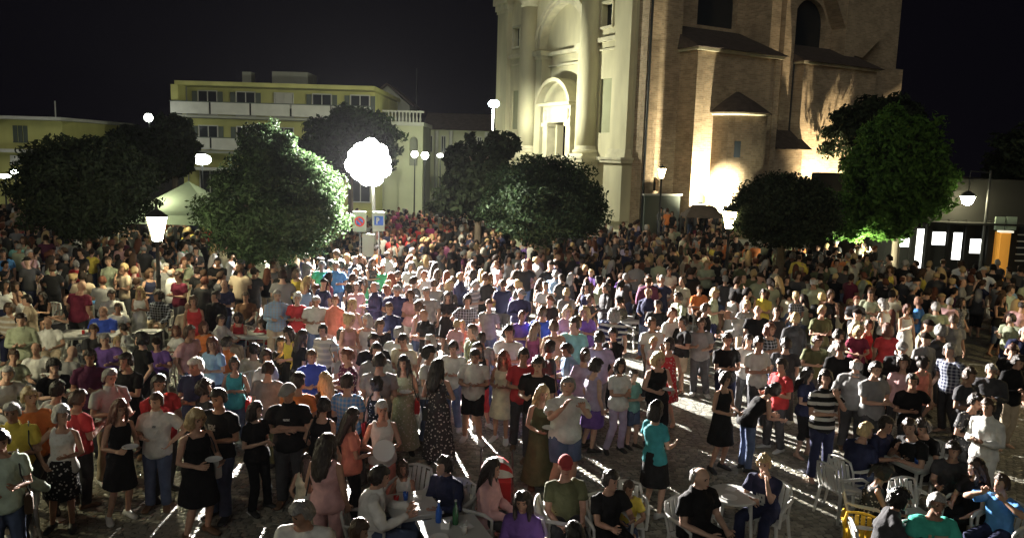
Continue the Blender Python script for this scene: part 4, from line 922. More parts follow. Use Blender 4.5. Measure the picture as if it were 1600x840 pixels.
COL = dict(white=(.72, .72, .68), cream=(.66, .60, .42), black=(.012, .012, .013), navy=(.018, .022, .06), grey=(.22, .22, .22), pale_grey=(.42, .43, .42), charcoal=(.05, .05, .055),
    red=(.5, .025, .03), maroon=(.16, .015, .04), coral=(.72, .22, .15), pink=(.66, .36, .36), magenta=(.5, .04, .2), orange=(.75, .2, .03), yellow=(.75, .58, .04), sage=(.34, .38, .25),
    olive=(.10, .11, .05), green=(.03, .28, .12), turquoise=(.03, .42, .32), teal=(.02, .26, .30), aqua=(.22, .55, .50), royal_blue=(.02, .07, .50), light_blue=(.25, .42, .66), blue=(.05, .22, .55),
    purple=(.13, .06, .28), lilac=(.40, .33, .50), plum=(.10, .02, .06), brown=(.14, .07, .035), beige=(.48, .38, .26), denim=(.07, .10, .19), tan=(.42, .26, .15), khaki=(.3, .26, .16), mint=(.5, .62, .5))
HC = dict(black=(.010, .008, .007), dark=(.022, .014, .010), brown=(.06, .032, .018), auburn=(.11, .035, .018), blond=(.46, .32, .14), grey=(.28, .27, .26), white=(.62, .60, .56), red=(.3, .03, .03))
SKIN = [(.50, .28, .19), (.44, .24, .155), (.56, .34, .24), (.36, .19, .12), (.48, .27, .18)]
TOPW = dict(tee='t-shirt', polo='polo shirt', shirt='long-sleeved shirt', tank='sleeveless top', jacket='jacket')
BOTW = dict(pants='trousers', shorts='shorts', skirt='skirt', longskirt='long skirt', capri='cropped trousers')
POSEW = dict(stand='standing', hold='holding something at chest height', cross='standing with folded arms', hip='with one hand on the hip', drink='raising a drink', face='with a hand at the face', raise_='', walk='walking', bend='bending forward', sit='sitting', sit_table='sitting with both arms forward', sit_chin='sitting with chin on hand', sit_back='leaning back in a chair', sit_up='sitting with both hands up')
POSEW['raise'] = 'holding up a phone'
PEOPLE = """
29 646|yellow polo|beige pants|grey crop|hold 20 m
81 650|white tank floral|black skirt floral|white curly|hip 15 f
54 617|orange tee|charcoal pants|blond short|stand 25 m
94 608|pale_grey tee|beige pants|dark short|stand 160 m
116 620|red tee|charcoal pants|brown short|hold 150 m
4 688|mint tee|denim pants|dark short|hold 30 m
18 722|mint shirt|charcoal pants|brown short|sit_up 25 m
183 636|black dress|-|auburn long|hold 50 f
241 626|white polo|denim pants|brown crop|hip 10 m
167 588|pale_grey polo|beige pants|grey crop|hold 60 m
252 597|red tee|charcoal pants|dark short|hold 55 m
310 651|black dress|-|blond bob|hold 50 f
340 623|black tee|denim pants|dark short|hold -15 m
402 640|black tee|black pants|dark bob|hold 60 f
367 570|teal tank|denim pants|dark bun|cross 10 f
326 607|charcoal tee|black pants|dark curly|stand 140 f
454 612|black polo|charcoal pants|grey cap|cross 5 m
507 634|black tank|black skirt|black short|stand 165 f
551 595|blue tee plaid|charcoal pants|dark short|hold 170 m
559 651|coral tee|black pants|dark long|hold 110 f
523 693|pink tank|pink pants|dark long|stand 165 f
476 722|cream tank|cream capri|dark long|stand 170 g
596 641|white tank|coral capri|white crop|hold 15 f
634 731|white tank|pink shorts|brown bob|sit_table -20 g
585 743|white shirt|denim pants|dark short|sit_table 95 m
478 797|white tee|charcoal shorts|grey short|sit -5 m
560 826|navy tee|denim pants|brown short|sit 120 m
694 730|navy shirt|charcoal pants|dark short|sit_table -35 m
757 730|pink jacket|charcoal pants|dark long|sit 70 f
633 568|sage maxi floral|-|black long|hold 5 f
690 574|charcoal longdress floral|-|black long|hold 165 f
738 556|white polo|black shorts|dark short|hold 0 m
788 558|cream dress|-|auburn long|hold -15 f
752 545|black tank|red capri|dark long|hold 20 f
492 557|royal_blue polo|denim pants|brown crop|hold 20 m
507 517|pale_grey tee stripe|charcoal pants|dark short|stand -20 m
538 555|plum tee floral|denim pants|auburn short|hold -60 m
510 594|black tee|black skirt|blond long|hold -130 f
464 596|orange tee|charcoal pants|dark short|stand 170 m
421 577|grey tee|olive pants|dark short|hold 175 m
418 560|white tee|denim pants|dark curly|stand 60 m
588 566|grey tee|charcoal pants|dark short|hold -170 m
592 602|black tank floral|black skirt|dark bun|stand 160 f
630 533|cream tee|beige pants|dark short|hold -20 m
588 533|black tee|denim pants|dark short|stand 20 m
675 533|white tank|white pants|white bob|stand 30 f
671 552|white tee|denim pants|black curly|hold 70 f
705 543|white tee|denim pants|dark short|hold -10 m
599 508|black tee|charcoal pants|brown short|hold 40 m
613 482|navy polo|charcoal pants|brown crop|hold 20 m
620 453|navy polo|beige pants|grey short|hip 5 m
665 492|black polo|black pants|tan bald|hold -50 m
649 479|pink tank|denim capri|brown pony|stand -100 f
651 461|pink tee|white pants|brown curly|hold -20 f
634 451|grey tee|denim pants|grey fringe|stand 10 m
671 457|grey tee|charcoal pants|grey short|stand -10 m
693 463|black tee|black skirt|dark long|hold 5 f
712 507|pink tee|white shorts|blond short|stand 150 b
725 507|coral tank|denim shorts|blond pony|stand -20 g
754 498|pink tee|beige pants|white crop|sit_table 10 m
735 517|olive tee|charcoal pants|brown short|stand -60 m
759 527|grey tee|denim pants|dark crop|hold 175 m
792 519|white tee|denim pants|dark short|hold -20 m
772 456|yellow tee|denim pants|brown short|sit_table 40 m
794 453|purple tee|charcoal pants|dark short|sit_table -60 m
562 500|white dress|-|white bob|stand 10 f
547 498|pink longdress|-|blond bun|hold 60 f
490 470|white polo|denim pants|grey crop|hold 15 m
517 470|coral shirt|pink pants|auburn short|stand 10 f
523 416|blue polo|denim pants|grey crop|hip 0 m
557 424|charcoal tee|black pants|brown fringe|stand -10 m
557 449|pink tee|denim pants|brown bun|stand 10 f
465 464|red tee|charcoal pants|white bun|hold 10 f
425 461|light_blue shirt plaid|beige pants|grey crop|hold 20 m
452 519|yellow tank|black skirt|dark long|hold -40 f
439 537|black tee|charcoal pants|dark short|sit 20 m
440 425|black tee|denim pants|brown short|cross -10 m
463 427|yellow tank|black pants|brown bob|stand 20 f
551 477|pink tank|white capri|blond bun|stand -30 f
506 414|green tee|charcoal pants|grey short|stand 20 m
590 548|grey tee|denim pants|dark short|stand 30 m
623 521|white tee|charcoal pants|grey crop|stand 175 m
172 409|sage shirt|beige pants|brown crop|stand -10 m
25 446|cream tee|beige pants|brown bob|sit_table 40 f
25 461|white tee|charcoal pants|brown fringe|sit_table 30 m
68 462|black tank|black skirt|dark long|sit_table 0 f
109 468|black tee|charcoal pants|brown bald|sit_table -60 m
122 447|maroon tee|charcoal pants|tan bald|stand 170 m
173 461|white shirt|denim pants|dark short|sit_table 20 m
207 456|white longdress|-|blond long|hold 10 f
190 481|white tee|beige pants|brown short|sit_table 30 m
160 486|royal_blue tee|denim pants|grey bald|sit 5 m
193 513|white tee|denim shorts|dark short|sit_table -80 b
150 515|charcoal tee|black pants|brown short|sit 60 m
166 530|purple tee|charcoal pants|grey short|sit_table 10 m
182 533|cream tee|beige shorts|blond short|sit_table 30 b
33 500|sage shirt|beige pants|dark short|hold 20 m
79 503|white polo|beige pants|brown bald|sit_table 25 m
60 545|white tee|grey pants|brown fringe|sit_table 30 m
110 549|grey tee|charcoal pants|brown bald|sit_table 160 m
134 556|plum polo|charcoal pants|dark short|hold 20 m
199 562|black tee|black pants|dark short|cross -10 m
246 537|purple tee|charcoal pants|dark cap|sit_table 5 m
274 517|white tee|pink pants|auburn bob|sit_table -30 f
301 572|navy polo|charcoal pants|white crop|hold -20 m
295 480|beige shirt|purple pants|grey fringe|sit 15 m
304 470|red tank|charcoal pants|brown bun|stand 20 f
322 511|orange tee|beige capri|auburn bob|sit 30 f
352 536|orange polo|charcoal pants|dark short|sit_table 160 m
350 498|white shirt|beige pants|dark short|sit_table 80 m
347 464|black jacket|charcoal pants|dark short|stand -10 m
385 464|brown tee|charcoal pants|brown short|sit 10 m
384 495|red tank|denim pants|dark bob|sit_table -10 f
396 504|red tee|denim shorts|brown short|sit_table -30 b
395 546|cream tee|beige pants|dark short|sit_table -160 m
257 419|grey shirt|grey pants|grey short|stand 60 m
278 432|maroon tee|grey pants|brown short|hold -30 m
338 409|black tee|charcoal pants|dark short|cross 10 m
18 557|sage tee|olive pants|brown short|sit_table 60 m
5 584|white tee|grey pants|grey crop|sit_table 60 m
86 572|black tee|charcoal pants|black curly|sit_table 40 m
854 447|white tee|grey shorts|brown crop|cross 0 m
868 429|light_blue shirt|denim pants|grey short|stand 160 m
840 486|royal_blue tee|white shorts|brown short|stand 170 m
821 494|purple tee|beige shorts|auburn crop|hold 30 m
851 500|coral tank|denim shorts|blond short|stand 10 b
835 511|plum dress|-|brown long|stand 150 f
863 510|tan tee|denim pants|brown short|stand -150 m
889 486|pink tee|denim pants|blond bob|hold 20 f
915 487|purple tee|charcoal pants|blond long|hold -10 f
893 507|aqua tee|denim pants|dark short|stand -10 m
905 503|lilac tank|white pants|brown bun|stand 40 f
958 491|navy tee stripe|beige pants|grey bob|stand 160 m
933 529|lilac tee|grey pants|dark short|stand 175 m
863 543|charcoal tee|denim pants|dark short|stand 100 m
885 547|light_blue polo|denim pants|dark short|hold -70 m
814 554|red tee|charcoal pants|dark short|hold 10 m
839 568|black tee|charcoal pants|dark short|hold -10 m
880 568|purple tee|denim shorts|blond short|stand 30 b
905 553|lilac tee|purple pants|brown bun|stand 160 f
931 571|lilac tank|purple skirt|dark curly|stand 120 f
966 569|white tee|lilac pants|dark bob|hold 20 f
886 604|white polo|denim shorts|grey crop|raise 15 m
849 614|olive longdress|-|blond long|hold 20 f
987 588|aqua tee|denim shorts|dark short|hold 40 b
1021 532|white tee|beige shorts|blond short|hold 40 b
1023 508|white tee|charcoal pants|brown crop|stand 10 m
1033 559|black tank|black capri|blond bob|hold 15 f
1065 502|black tee|beige shorts|dark short|hold -70 m
1096 506|grey tee|charcoal pants|brown short|hold -10 m
1138 531|black tee|navy shorts|dark short|hold 10 m
1169 532|white tee|charcoal pants|dark short|hold -10 m
1190 538|white tee|charcoal pants|dark short|hold 20 m
1143 493|white shirt|charcoal pants|grey fringe|bend -110 m
1164 477|grey tee|beige pants|blond bun|stand 10 f
1193 485|black tee|charcoal pants|brown bald|stand -10 m
1106 482|black tee|charcoal pants|brown short|stand 60 m
1028 477|black tee|brown pants|dark short|hold -20 m
1046 490|white tee|charcoal pants|auburn short|stand 40 m
1044 422|white tee|grey shorts|brown crop|hold 10 m
1066 438|cream tee|beige pants|brown crop|stand -60 m
1095 453|orange tee|brown pants|brown short|sit_table 10 m
1140 451|yellow tee|beige pants|brown short|sit_table -20 m
1033 639|teal tee|black skirt|black bob|hold 130 f
1091 745|black polo|black pants|grey fringe|sit 35 m
977 762|yellow tee|denim shorts|brown short|sit_table -5 b
955 745|black tee|black pants|dark short|sit_table 20 m
894 729|olive tee|charcoal pants|red cap|sit 10 m
820 782|purple jacket|black pants|dark long|sit -10 f
906 834|white tee|denim pants|black short|sit 175 m
1197 727|navy tee|navy pants|blond short|sit_chin -40 m
1149 590|black dress|-|dark bun|hold 30 f
1196 610|black tank|denim pants|dark pony|bend 100 f
1220 570|red tee|charcoal pants|dark short|hold -70 m
1231 538|charcoal tee|charcoal pants|dark short|stand 160 m
1277 533|olive tee|charcoal pants|auburn short|hold 10 m
1305 524|white shirt|charcoal pants|dark short|hold 60 m
1339 570|grey shirt|charcoal pants|grey fringe|stand 150 m
1368 577|grey tee|charcoal pants|dark short|hold 20 m
1410 567|pink tee|charcoal pants|dark curly|stand -30 f
1433 596|black tee|charcoal pants|dark short|hip 0 m
1444 565|coral tank|charcoal pants|dark bun|stand 10 f
1512 585|charcoal tee|black pants|brown short|hold 20 m
1552 580|charcoal jacket|charcoal pants|grey crop|hold -30 m
1391 514|red tee|charcoal pants|auburn bob|stand 160 f
1362 508|red tank|black pants|brown bun|stand 40 f
1341 516|maroon tee|charcoal pants|blond bob|hold -10 f
1357 459|sage tee|beige pants|brown crop|hold -30 m
1381 432|charcoal tee|black pants|dark short|stand 170 m
1328 472|orange tee|brown pants|blond short|sit_table 10 f
1260 466|cream tee|beige pants|blond bob|sit_table -10 f
1224 461|orange tee|brown pants|brown short|sit_table -50 m
1286 486|olive tee|charcoal pants|blond crop|hold 10 m
1271 440|sage tee|olive pants|grey fringe|stand 175 m
1446 529|grey shirt|charcoal pants|dark cap|stand 10 m
1465 480|sage tee|grey pants|grey crop|stand 160 m
1577 452|mint tee|beige pants|brown short|stand 30 m
1495 500|grey tee|charcoal pants|brown short|stand 175 m
1208 490|charcoal tee|black pants|brown short|stand 10 m
1350 672|navy tee|denim pants|blond short|sit_table 120 m
1384 664|navy tee|charcoal pants|dark short|sit_table 30 m
1428 668|black tee|black pants|brown short|sit_chin -70 m
1463 668|black tee|black pants|dark curly|sit_table -60 f
1497 624|charcoal tee floral|black pants|dark short|hold 20 m
1546 638|white shirt|white pants|brown short|hold -60 m
1517 728|black tee|black pants|dark long|sit -70 f
1494 702|charcoal tee|charcoal pants|dark short|sit_table -30 m
1568 756|blue tee|navy pants|brown short|sit_up -60 m
1459 785|turquoise tee|beige shorts|grey crop|sit -5 m
1400 778|charcoal jacket|black pants|black curly|sit_table 80 f
1385 738|charcoal tank floral|black pants|black pony|sit_table 70 f
25 382|aqua tee|denim pants|dark short|stand 20 m
7 396|blue tee|denim pants|dark short|stand 30 m
168 369|aqua tee|denim pants|dark short|raise 10 m
"""
CHAIR_GROUP = 'white plastic garden chairs in the square'
def plastic_chair(x, y, rz, label, m='white_plastic'):
    if not hasattr(plastic_chair, 'c'):
        pc = {}
        b = MB(); b.rings([[V3(sx * (.21 + .01 * t), sy * .21 - .01, .415 + .02 * t) for sx, sy in ((-1, -1), (1, -1), (1, 1), (-1, 1))] for t in (0, 1)]); pc['seat'] = [b]
        b = MB()
        for sx in (-1, 1): b.tube([(sx * .20, .21, .43), (sx * .215, .27, .65), (sx * .18, .305, .80), (sx * .09, .31, .82), (0, .312, .83)], .017, 6)
        pc['back_frame'] = [b]
        sl = []
        for k in range(-2, 3): sl.append(MB().rings([[V3(k * .07 + dx, .215 + .105 * t + dy, .44 + (.37 - .012 * k * k) * t) for dx, dy in ((-.025, -.004), (.025, -.004), (.025, .006), (-.025, .006))] for t in (0, .5, 1)]))
        pc['slat'] = sl
        pc['armrest'] = [MB().tube([(sx * .245, -.19, .40), (sx * .26, -.2, .60), (sx * .265, -.1, .65), (sx * .255, .15, .66), (sx * .22, .27, .67)], [.02, .02, .026, .026, .018], 6) for sx in (-1, 1)]
        pc['leg'] = [MB().tube([(sx * .2, sy, .42), (sx * .245, sy * 1.25, .0)], [.026, .018], 6) for sx in (-1, 1) for sy in (-.18, .2)]
        plastic_chair.c = {(k, m2): [q.mesh(k, m2) for q in v] for k, v in pc.items() for m2 in ('white_plastic', 'yellow_plastic')}
    t = thing('plastic_chair', (x, y, 0), label, 'chair', CHAIR_GROUP if m == 'white_plastic' else None); t.rotation_euler.z = rz
    for (k, m2), L_ in plastic_chair.c.items():
        if m2 == m:
            for me in L_: o = bpy.data.objects.new(k, me); col.objects.link(o); o.parent = t
    return t
def jit(c, a=.12): f = 1 + random.uniform(-a, a); g0 = sum(c) / 3; return tuple(min(.85, (q * .86 + g0 * .14) * f) for q in c)
PL = []
def add_person(px, py, top, bot, hr, pose, face, sex, filler=False):
    child = sex in 'bg'; s2 = 'f' if sex in 'fg' else 'm'; pose = pose + '@%d' % (len(PL) * 7 % 4) if len(PL) * 7 % 4 else pose; J = getJ(pose, s2)
    scl = (.955 if s2 == 'f' else 1.0) * (.80 if child else 1) * random.uniform(.95, 1.05)
    if s2 == 'f' and py > 600: scl *= 1
    M = Matrix.Rotation(R(face), 3, 'Z'); h = M @ (J['head'] * scl); g_ = ground(px, py, h.z); PL.append(dict(x=g_.x - h.x, y=g_.y - h.y, top=top, bot=bot, hair=hr, pose=pose, face=face, sex=s2, scl=scl, child=child, px=px, py=py, fill=filler))
for ln in PEOPLE.strip().split('\n'):
    a, tp, bt, hr, ps = [q.strip() for q in ln.split('|')]; px, py = map(float, a.split()); ps = ps.split()
    add_person(px, py, tp.split(), bt.split() if bt != '-' else None, hr.split(), ps[0], float(ps[1]), ps[2])
# fill the gaps between the people picked out above
def pick_colour(px, Y, r):  # clothes weighted dark, so their colour also carries the far crowd's dim light
    u = r.random()
    if 590 < px < 700 and Y > 33 and u < .6: return r.choice(['red', 'coral', 'red', 'magenta'])
    if px > 1180 and Y < 17: return r.choices(['black', 'charcoal', 'navy', 'grey', 'white', 'maroon', 'olive'], [10, 7, 3, 2, 1, 1, 1])[0]
    if 1040 < px < 1420 and Y > 19: return r.choices(['sage', 'cream', 'yellow', 'orange', 'black', 'charcoal', 'olive', 'white', 'beige', 'maroon'], [4, 2, 2, 2, 10, 7, 4, 1, 2, 1])[0]
    if 780 < px < 1000: return r.choices(['lilac', 'purple', 'black', 'charcoal', 'white', 'pink', 'navy', 'sage', 'grey'], [2, 1, 9, 6, 2, 1, 4, 2, 3])[0]
    return r.choices(['black', 'white', 'charcoal', 'navy', 'grey', 'sage', 'red', 'pink', 'blue', 'beige', 'cream', 'plum', 'orange', 'yellow', 'green', 'pale_grey', 'light_blue'], [18, 4, 13, 9, 5, 4, 1, 1, 1, 2, 1, 2, 1, 1, 1, 1, 1])[0]
fr = random.Random(21); N_NEAR = 268; tries = 0
OPEN = [(590, 640, 690, 840), (560, 600, 1320, 840), (1250, 610, 1620, 840), (0, 640, 1240, 840), (960, 545, 1260, 720), (960, 455, 1010, 560), (1515, 440, 1560, 560)]
while len(PL) < N_NEAR and tries < 60000:
    tries += 1; Y = fr.uniform(10.5, 21.5); X = fr.uniform(-.66, .66) * Y; px, py = proj((X, Y, 1.6))
    if not (-12 < px < 1612 and py > 440) or any(a < px < c and b < py < d for a, b, c, d in OPEN): continue
    if Y < 13.5 and px < 1240: continue
    if any((p['x'] - X) ** 2 + (p['y'] - Y) ** 2 < .5 for p in PL): continue
    if any(abs(p['px'] - px) < 15 and abs(p['py'] - py) < 17 for p in PL): continue
    sx = fr.choice('mmf'); hc = fr.choice(['dark', 'black', 'brown', 'dark', 'grey', 'blond', 'auburn']); hk = fr.choice(['short', 'short', 'crop', 'curly', 'fringe', 'cap'] if sx == 'm' else ['long', 'bun', 'bob', 'pony', 'long'])
    c = pick_colour(px, Y, fr); tk = fr.choice(['tee', 'tee', 'polo', 'shirt', 'tee'] if sx == 'm' else ['tee', 'tank', 'tank', 'dress'])
    bt = None if tk == 'dress' else [fr.choice(['denim', 'charcoal', 'black', 'beige', 'navy']), fr.choice(['pants', 'pants', 'shorts'] if sx == 'm' else ['pants', 'skirt', 'capri'])]
    add_person(px, py, [c, tk] + ([fr.choice(['stripe', 'plaid', 'floral'])] if fr.random() < .22 else []), bt, [hc, hk], fr.choice(['stand', 'hold', 'hold', 'cross', 'drink', 'hip', 'face'] if px > 560 else ['stand', 'hold', 'cross', 'drink', 'sit_table', 'sit']), fr.uniform(-70, 70) + fr.choice([0, 0, 0, 180]), sx, True)
# push people apart where two would stand in one spot
for it in range(12):
    for i in range(len(PL)):
        for j in range(i + 1, len(PL)):
            a, b = PL[i], PL[j]; dx, dy = b['x'] - a['x'], b['y'] - a['y']; d = math.hypot(dx, dy); md = .46 if not (a['child'] or b['child']) else .38
            if 'sit' in a['pose'] or 'sit' in b['pose']: md = .5
            if d < md:
                if d < 1e-4: dx, dy, d = 1, 0, 1
                k = (md - d) / 2 / d * .8; a['x'] -= dx * k; a['y'] -= dy * k; b['x'] += dx * k; b['y'] += dy * k
# labels: look first, then pose, then a neighbour or landmark
def cn(c): return c.replace('_', ' ')
def base_label(p, lvl):
    who = 'child' if p['child'] else 'person'; tk = p['top'][1]; pat = {'stripe': 'striped ', 'plaid': 'checked ', 'floral': 'patterned '}.get(p['top'][2] if len(p['top']) > 2 else '', '')
    hk = p['hair']; hn = {'bald': 'a bald head', 'fringe': 'a balding %s head' % hk[0], 'cap': '%s cap' % hk[0], 'crop': 'cropped %s hair' % hk[0], 'short': 'short %s hair' % hk[0], 'curly': 'curly %s hair' % hk[0], 'bob': '%s bobbed hair' % hk[0], 'bun': '%s tied-up hair' % hk[0], 'pony': '%s ponytail' % hk[0], 'long': 'long %s hair' % hk[0]}[hk[1]]
    g_ = {'dress': 'dress', 'maxi': 'long dress', 'longdress': 'long dress'}.get(tk) or TOPW[tk]
    s = '%s in %s%s %s' % (who, pat, cn(p['top'][0]), g_)
    if lvl >= 1: s += ', ' + hn
    return s
def nwords(s): return len(s.split())
SHORTP = dict(stand='', hold='hands at chest', cross='arms folded', hip='hand on hip', drink='raising a drink', face='hand at face', walk='walking', bend='bending', sit='seated', sit_table='seated, arms forward', sit_chin='seated, chin on hand', sit_back='seated', sit_up='seated, hands up'); SHORTP['raise'] = 'arms raised'
LM = [('glowing lantern', -8.95, 20.5), ('floodlight mast', -5.24, 29), ('clipped round tree', 1.05, 28), ('mushroom shaped tree', 10.1, 30), ('pointed tree', -8.9, 24), ('round cafe table', 2.9, 10.3), ('long white table', -1.2, 10.0), ('yellow chair', 4.0, 8.9), ('white stacked chairs', 3.2, 19.5)]
def rel(p, q): # where p is, seen from the camera, relative to q
    dx, dy = p['x'] - q[1], p['y'] - q[2]
    if abs(dx) > abs(dy) * .8: return 'right of' if dx > 0 else 'left of'
    return 'behind' if dy > 0 else 'in front of'
from collections import Counter
def uniq(cands):
    c = Counter(cands); return c
L1 = [base_label(p, 1) for p in PL]; cnt = Counter(L1); used_ = set()
short_id = [base_label(p, 0) for p in PL]; scnt = Counter(short_id)
for i, p in enumerate(PL):
    lab = L1[i]; sp = SHORTP[p['pose'].split('@')[0]]
    if cnt[lab] == 1: lab = lab + (', ' + sp if sp and nwords(lab + ' ' + sp) <= 15 else ''); p['label'] = lab; used_.add(lab)
for i, p in enumerate(PL):
    if 'label' in p: continue
    near_ = sorted([j for j in range(len(PL)) if j != i and (cnt[L1[j]] == 1)], key=lambda j: (PL[j]['x'] - p['x']) ** 2 + (PL[j]['y'] - p['y']) ** 2)
    # prefer a neighbour whose short look is itself unusual
    near_ = sorted(near_[:9], key=lambda j: (scnt[short_id[j]] > 1, (PL[j]['x'] - p['x']) ** 2 + (PL[j]['y'] - p['y']) ** 2))
    done = False
    for base in (L1[i], base_label(p, 0)):
        for j in near_:
            q = PL[j]; other = short_id[j] if scnt[short_id[j]] == 1 else L1[j]; other = other.replace('person in ', 'the one in ').replace('child in ', 'child in ')
            s = '%s, %s %s' % (base, rel(p, ('', q['x'], q['y'])), other)
            if nwords(s) <= 16 and s not in used_: p['label'] = s; used_.add(s); done = True; break
        if done: break
    if not done:
        for l in sorted(LM, key=lambda l: (l[1] - p['x']) ** 2 + (l[2] - p['y']) ** 2):
            s = '%s, %s the %s' % (L1[i], rel(p, l), l[0])
            if s not in used_: p['label'] = s; used_.add(s); done = True; break
    if not done: p['label'] = L1[i]
IDX = {id(p): i for i, p in enumerate(PL)}
def ref(p):
    """shortest wording that names this person alone"""
    i = IDX[id(p)]
    if scnt[short_id[i]] == 1: return 'the ' + short_id[i]
    if cnt[L1[i]] == 1: return 'the ' + L1[i]
    return None
PRINTS = {(1459, 785): ('beige', .5, .16, .34), (1381, 432): ('white', .55, .26, .32), (454, 612): ('white', .18, .33, .36), (1197, 727): ('pale_grey', .3, .14, .3), (977, 762): ('orange', .3, .2, .3), (340, 623): ('grey', .25, .28, .36), (1497, 624): ('white', .6, .1, .38), (241, 626): ('grey', .12, .33, .36)}
def setmat(o, name):
    o.material_slots[0].link = 'OBJECT'; o.material_slots[0].material = MATS[name]
for i, p in enumerate(PL):
    pose, s2 = p['pose'] , p['sex']; J = getJ(pose, s2)
    o = bpy.data.objects.new('person', body(pose, s2)); col.objects.link(o); o.location = (p['x'], p['y'], 0); o.rotation_euler.z = R(p['face']); wdt = random.uniform(.95, 1.1) * (1.12 if (p['hair'][0] in ('grey', 'tan', 'white') and s2 == 'm') else 1)
    mir = -1 if (i * 7) % 5 < 2 and not p['pose'].startswith('raise') else 1
    o.rotation_euler.x = R(random.uniform(-2.5, 2.5)); o.rotation_euler.y = R(random.uniform(-2.5, 2.5))
    o.scale = (p['scl'] * wdt * mir, p['scl'] * (1 + (wdt - 1) * 1.3), p['scl']); o.color = (*jit(random.choice(SKIN)), 1)
    if p['child']: o.scale = (p['scl'] * .92 * mir, p['scl'] * .95, p['scl'])
    tag(o, p['label'], 'child' if p['child'] else 'person', 'people in the crowd')
    def part(me, name, c, mt=None):
        q = bpy.data.objects.new(name, me); col.objects.link(q); q.parent = o; q.color = (*c, 1)
        if mt: setmat(q, mt)
        return q
    tk = p['top']; pat = tk[2] if len(tk) > 2 else None
    part(cloth(pose, s2, tk[1]), {'tee': 't_shirt', 'polo': 'polo_shirt', 'maxi': 'dress', 'longdress': 'dress'}.get(tk[1], tk[1]), jit(COL[tk[0]], .06), pat)
    if p['bot']: part(cloth(pose, s2, p['bot'][1]), {'pants': 'trousers', 'capri': 'trousers', 'longskirt': 'skirt'}.get(p['bot'][1], p['bot'][1]), jit(COL[p['bot'][0]]), p['bot'][2] if len(p['bot']) > 2 else None)
    if p['hair'][1] != 'bald':
        q = part(hair('%s@%d' % (p['hair'][1], i % 3)), 'cap' if p['hair'][1] == 'cap' else 'hair', jit(HC.get(p['hair'][0], (.06, .03, .02)), .25)); q.matrix_local = J['headM']
        if p['hair'][1] == 'cap': setmat(q, 'cloth')
    if proj((p['x'], p['y'], 0))[1] < 900 and p['y'] < 17 and not p['fill']:
        sc_ = random.choice([(.03, .03, .03), (.6, .6, .58), (.12, .07, .04)])
        for k in (0, 1): part(shoes(pose, s2, k), 'shoe', sc_)
    key = (p['px'], p['py'])
    if key in PRINTS:
        pc_, w0, z0_, z1_ = PRINTS[key]; b = MB(); cols = 7; rows = 5; up = (J['neck'] - J['pel']).normalized(); vs = []
        for r_ in range(rows + 1):
            z_ = z0_ + (z1_ - z0_) * r_ / rows
            for c_ in range(cols + 1):
                a_ = -math.pi / 2 + w0 * (c_ / cols - .5) * 2; wob = 1 + .16 * math.sin(5 * c_ + 3 * r_)
                vs.append(J['pel'] + up * z_ + V3(.205 * math.cos(a_), 0, 0) + up.cross(V3(1, 0, 0)) * (.162 * math.sin(a_)) * 1)
        b.add(vs, [(r_ * (cols + 1) + c_, r_ * (cols + 1) + c_ + 1, (r_ + 1) * (cols + 1) + c_ + 1, (r_ + 1) * (cols + 1) + c_) for r_ in range(rows) for c_ in range(cols) if (r_ * 5 + c_ * 3) % 7 != 0])
        part(b.mesh('shirt_print', 'cloth', True), 'shirt_print', COL[pc_])
    if pose.startswith('sit'):
        M = Matrix.Rotation(R(p['face']), 3, 'Z'); c = V3(p['x'], p['y'], 0) + M @ V3(0, .02, 0)
        lb = ref(p)
        lb = 'white plastic chair under ' + lb if lb else 'chair of ' + p['label'].replace('person in ', '', 1)
        used_.add(lb)
        plastic_chair(c.x, c.y, R(p['face']), lb)
#PART4
# ------------------------------------------------------------------ the rest of the crowd, one mass
def small(me, target):
    o = bpy.data.objects.new('tmp', me); WS.collection.objects.link(o); n = sum(len(p.vertices) - 2 for p in me.polygons)
    d = o.modifiers.new('d', 'DECIMATE'); d.ratio = min(1, target / max(1, n)); out = evaluated(o); bpy.data.objects.remove(o)
    out.calc_loop_triangles(); v = np.empty(len(out.vertices) * 3); out.vertices.foreach_get('co', v); t = np.empty(len(out.loop_triangles) * 3, dtype=np.int64); out.loop_triangles.foreach_get('vertices', t)
    mi = np.array([out.polygons[q.polygon_index].material_index for q in out.loop_triangles]); bpy.data.meshes.remove(out)
    return v.reshape(-1, 3), t.reshape(-1, 3), mi
TPL = []
combos = [('stand@1', 'm', 'tee', 'pants', 'short'), ('hold@3', 'm', 'polo', 'pants', 'crop'), ('cross', 'm', 'tee', 'shorts', 'short'), ('drink', 'm', 'shirt', 'pants', 'fringe'), ('stand', 'f', 'tank', 'pants', 'long'), ('hold@2', 'f', 'dress', None, 'bob'), ('hold', 'f', 'tee', 'skirt', 'bun'), ('cross@1', 'f', 'tank', 'capri', 'long'), ('hip', 'm', 'tee', 'pants', 'cap'), ('face', 'm', 'tee', 'pants', 'short'), ('stand', 'f', 'tee', 'skirt', 'pony'), ('sit_table', 'm', 'tee', 'pants', 'short'), ('sit', 'f', 'tank', 'pants', 'long')]
def template(c, lod):
    pose, s2, tk, bk, hk = c; J = getJ(pose, s2); Vs, Ts, Rg = [], [], []; k = 0
    for me, reg, tg, M in ((body(pose, s2), 0, 420, None), (cloth(pose, s2, tk), 2, 200, None), (cloth(pose, s2, bk) if bk else None, 3, 150, None), (hair(hk), 4, 110, J['headM'])):
        if me is None: continue
        v, t, mi = small(me, int(tg * lod))
        if M is not None: A_ = np.array(M); v = v @ A_[:3, :3].T + A_[:3, 3]
        Vs.append(v); Ts.append(t + k); k += len(v); Rg.append(np.where(mi == 0, reg, 1) if reg == 0 else np.full(len(t), reg))
    return np.concatenate(Vs), np.concatenate(Ts), np.concatenate(Rg)
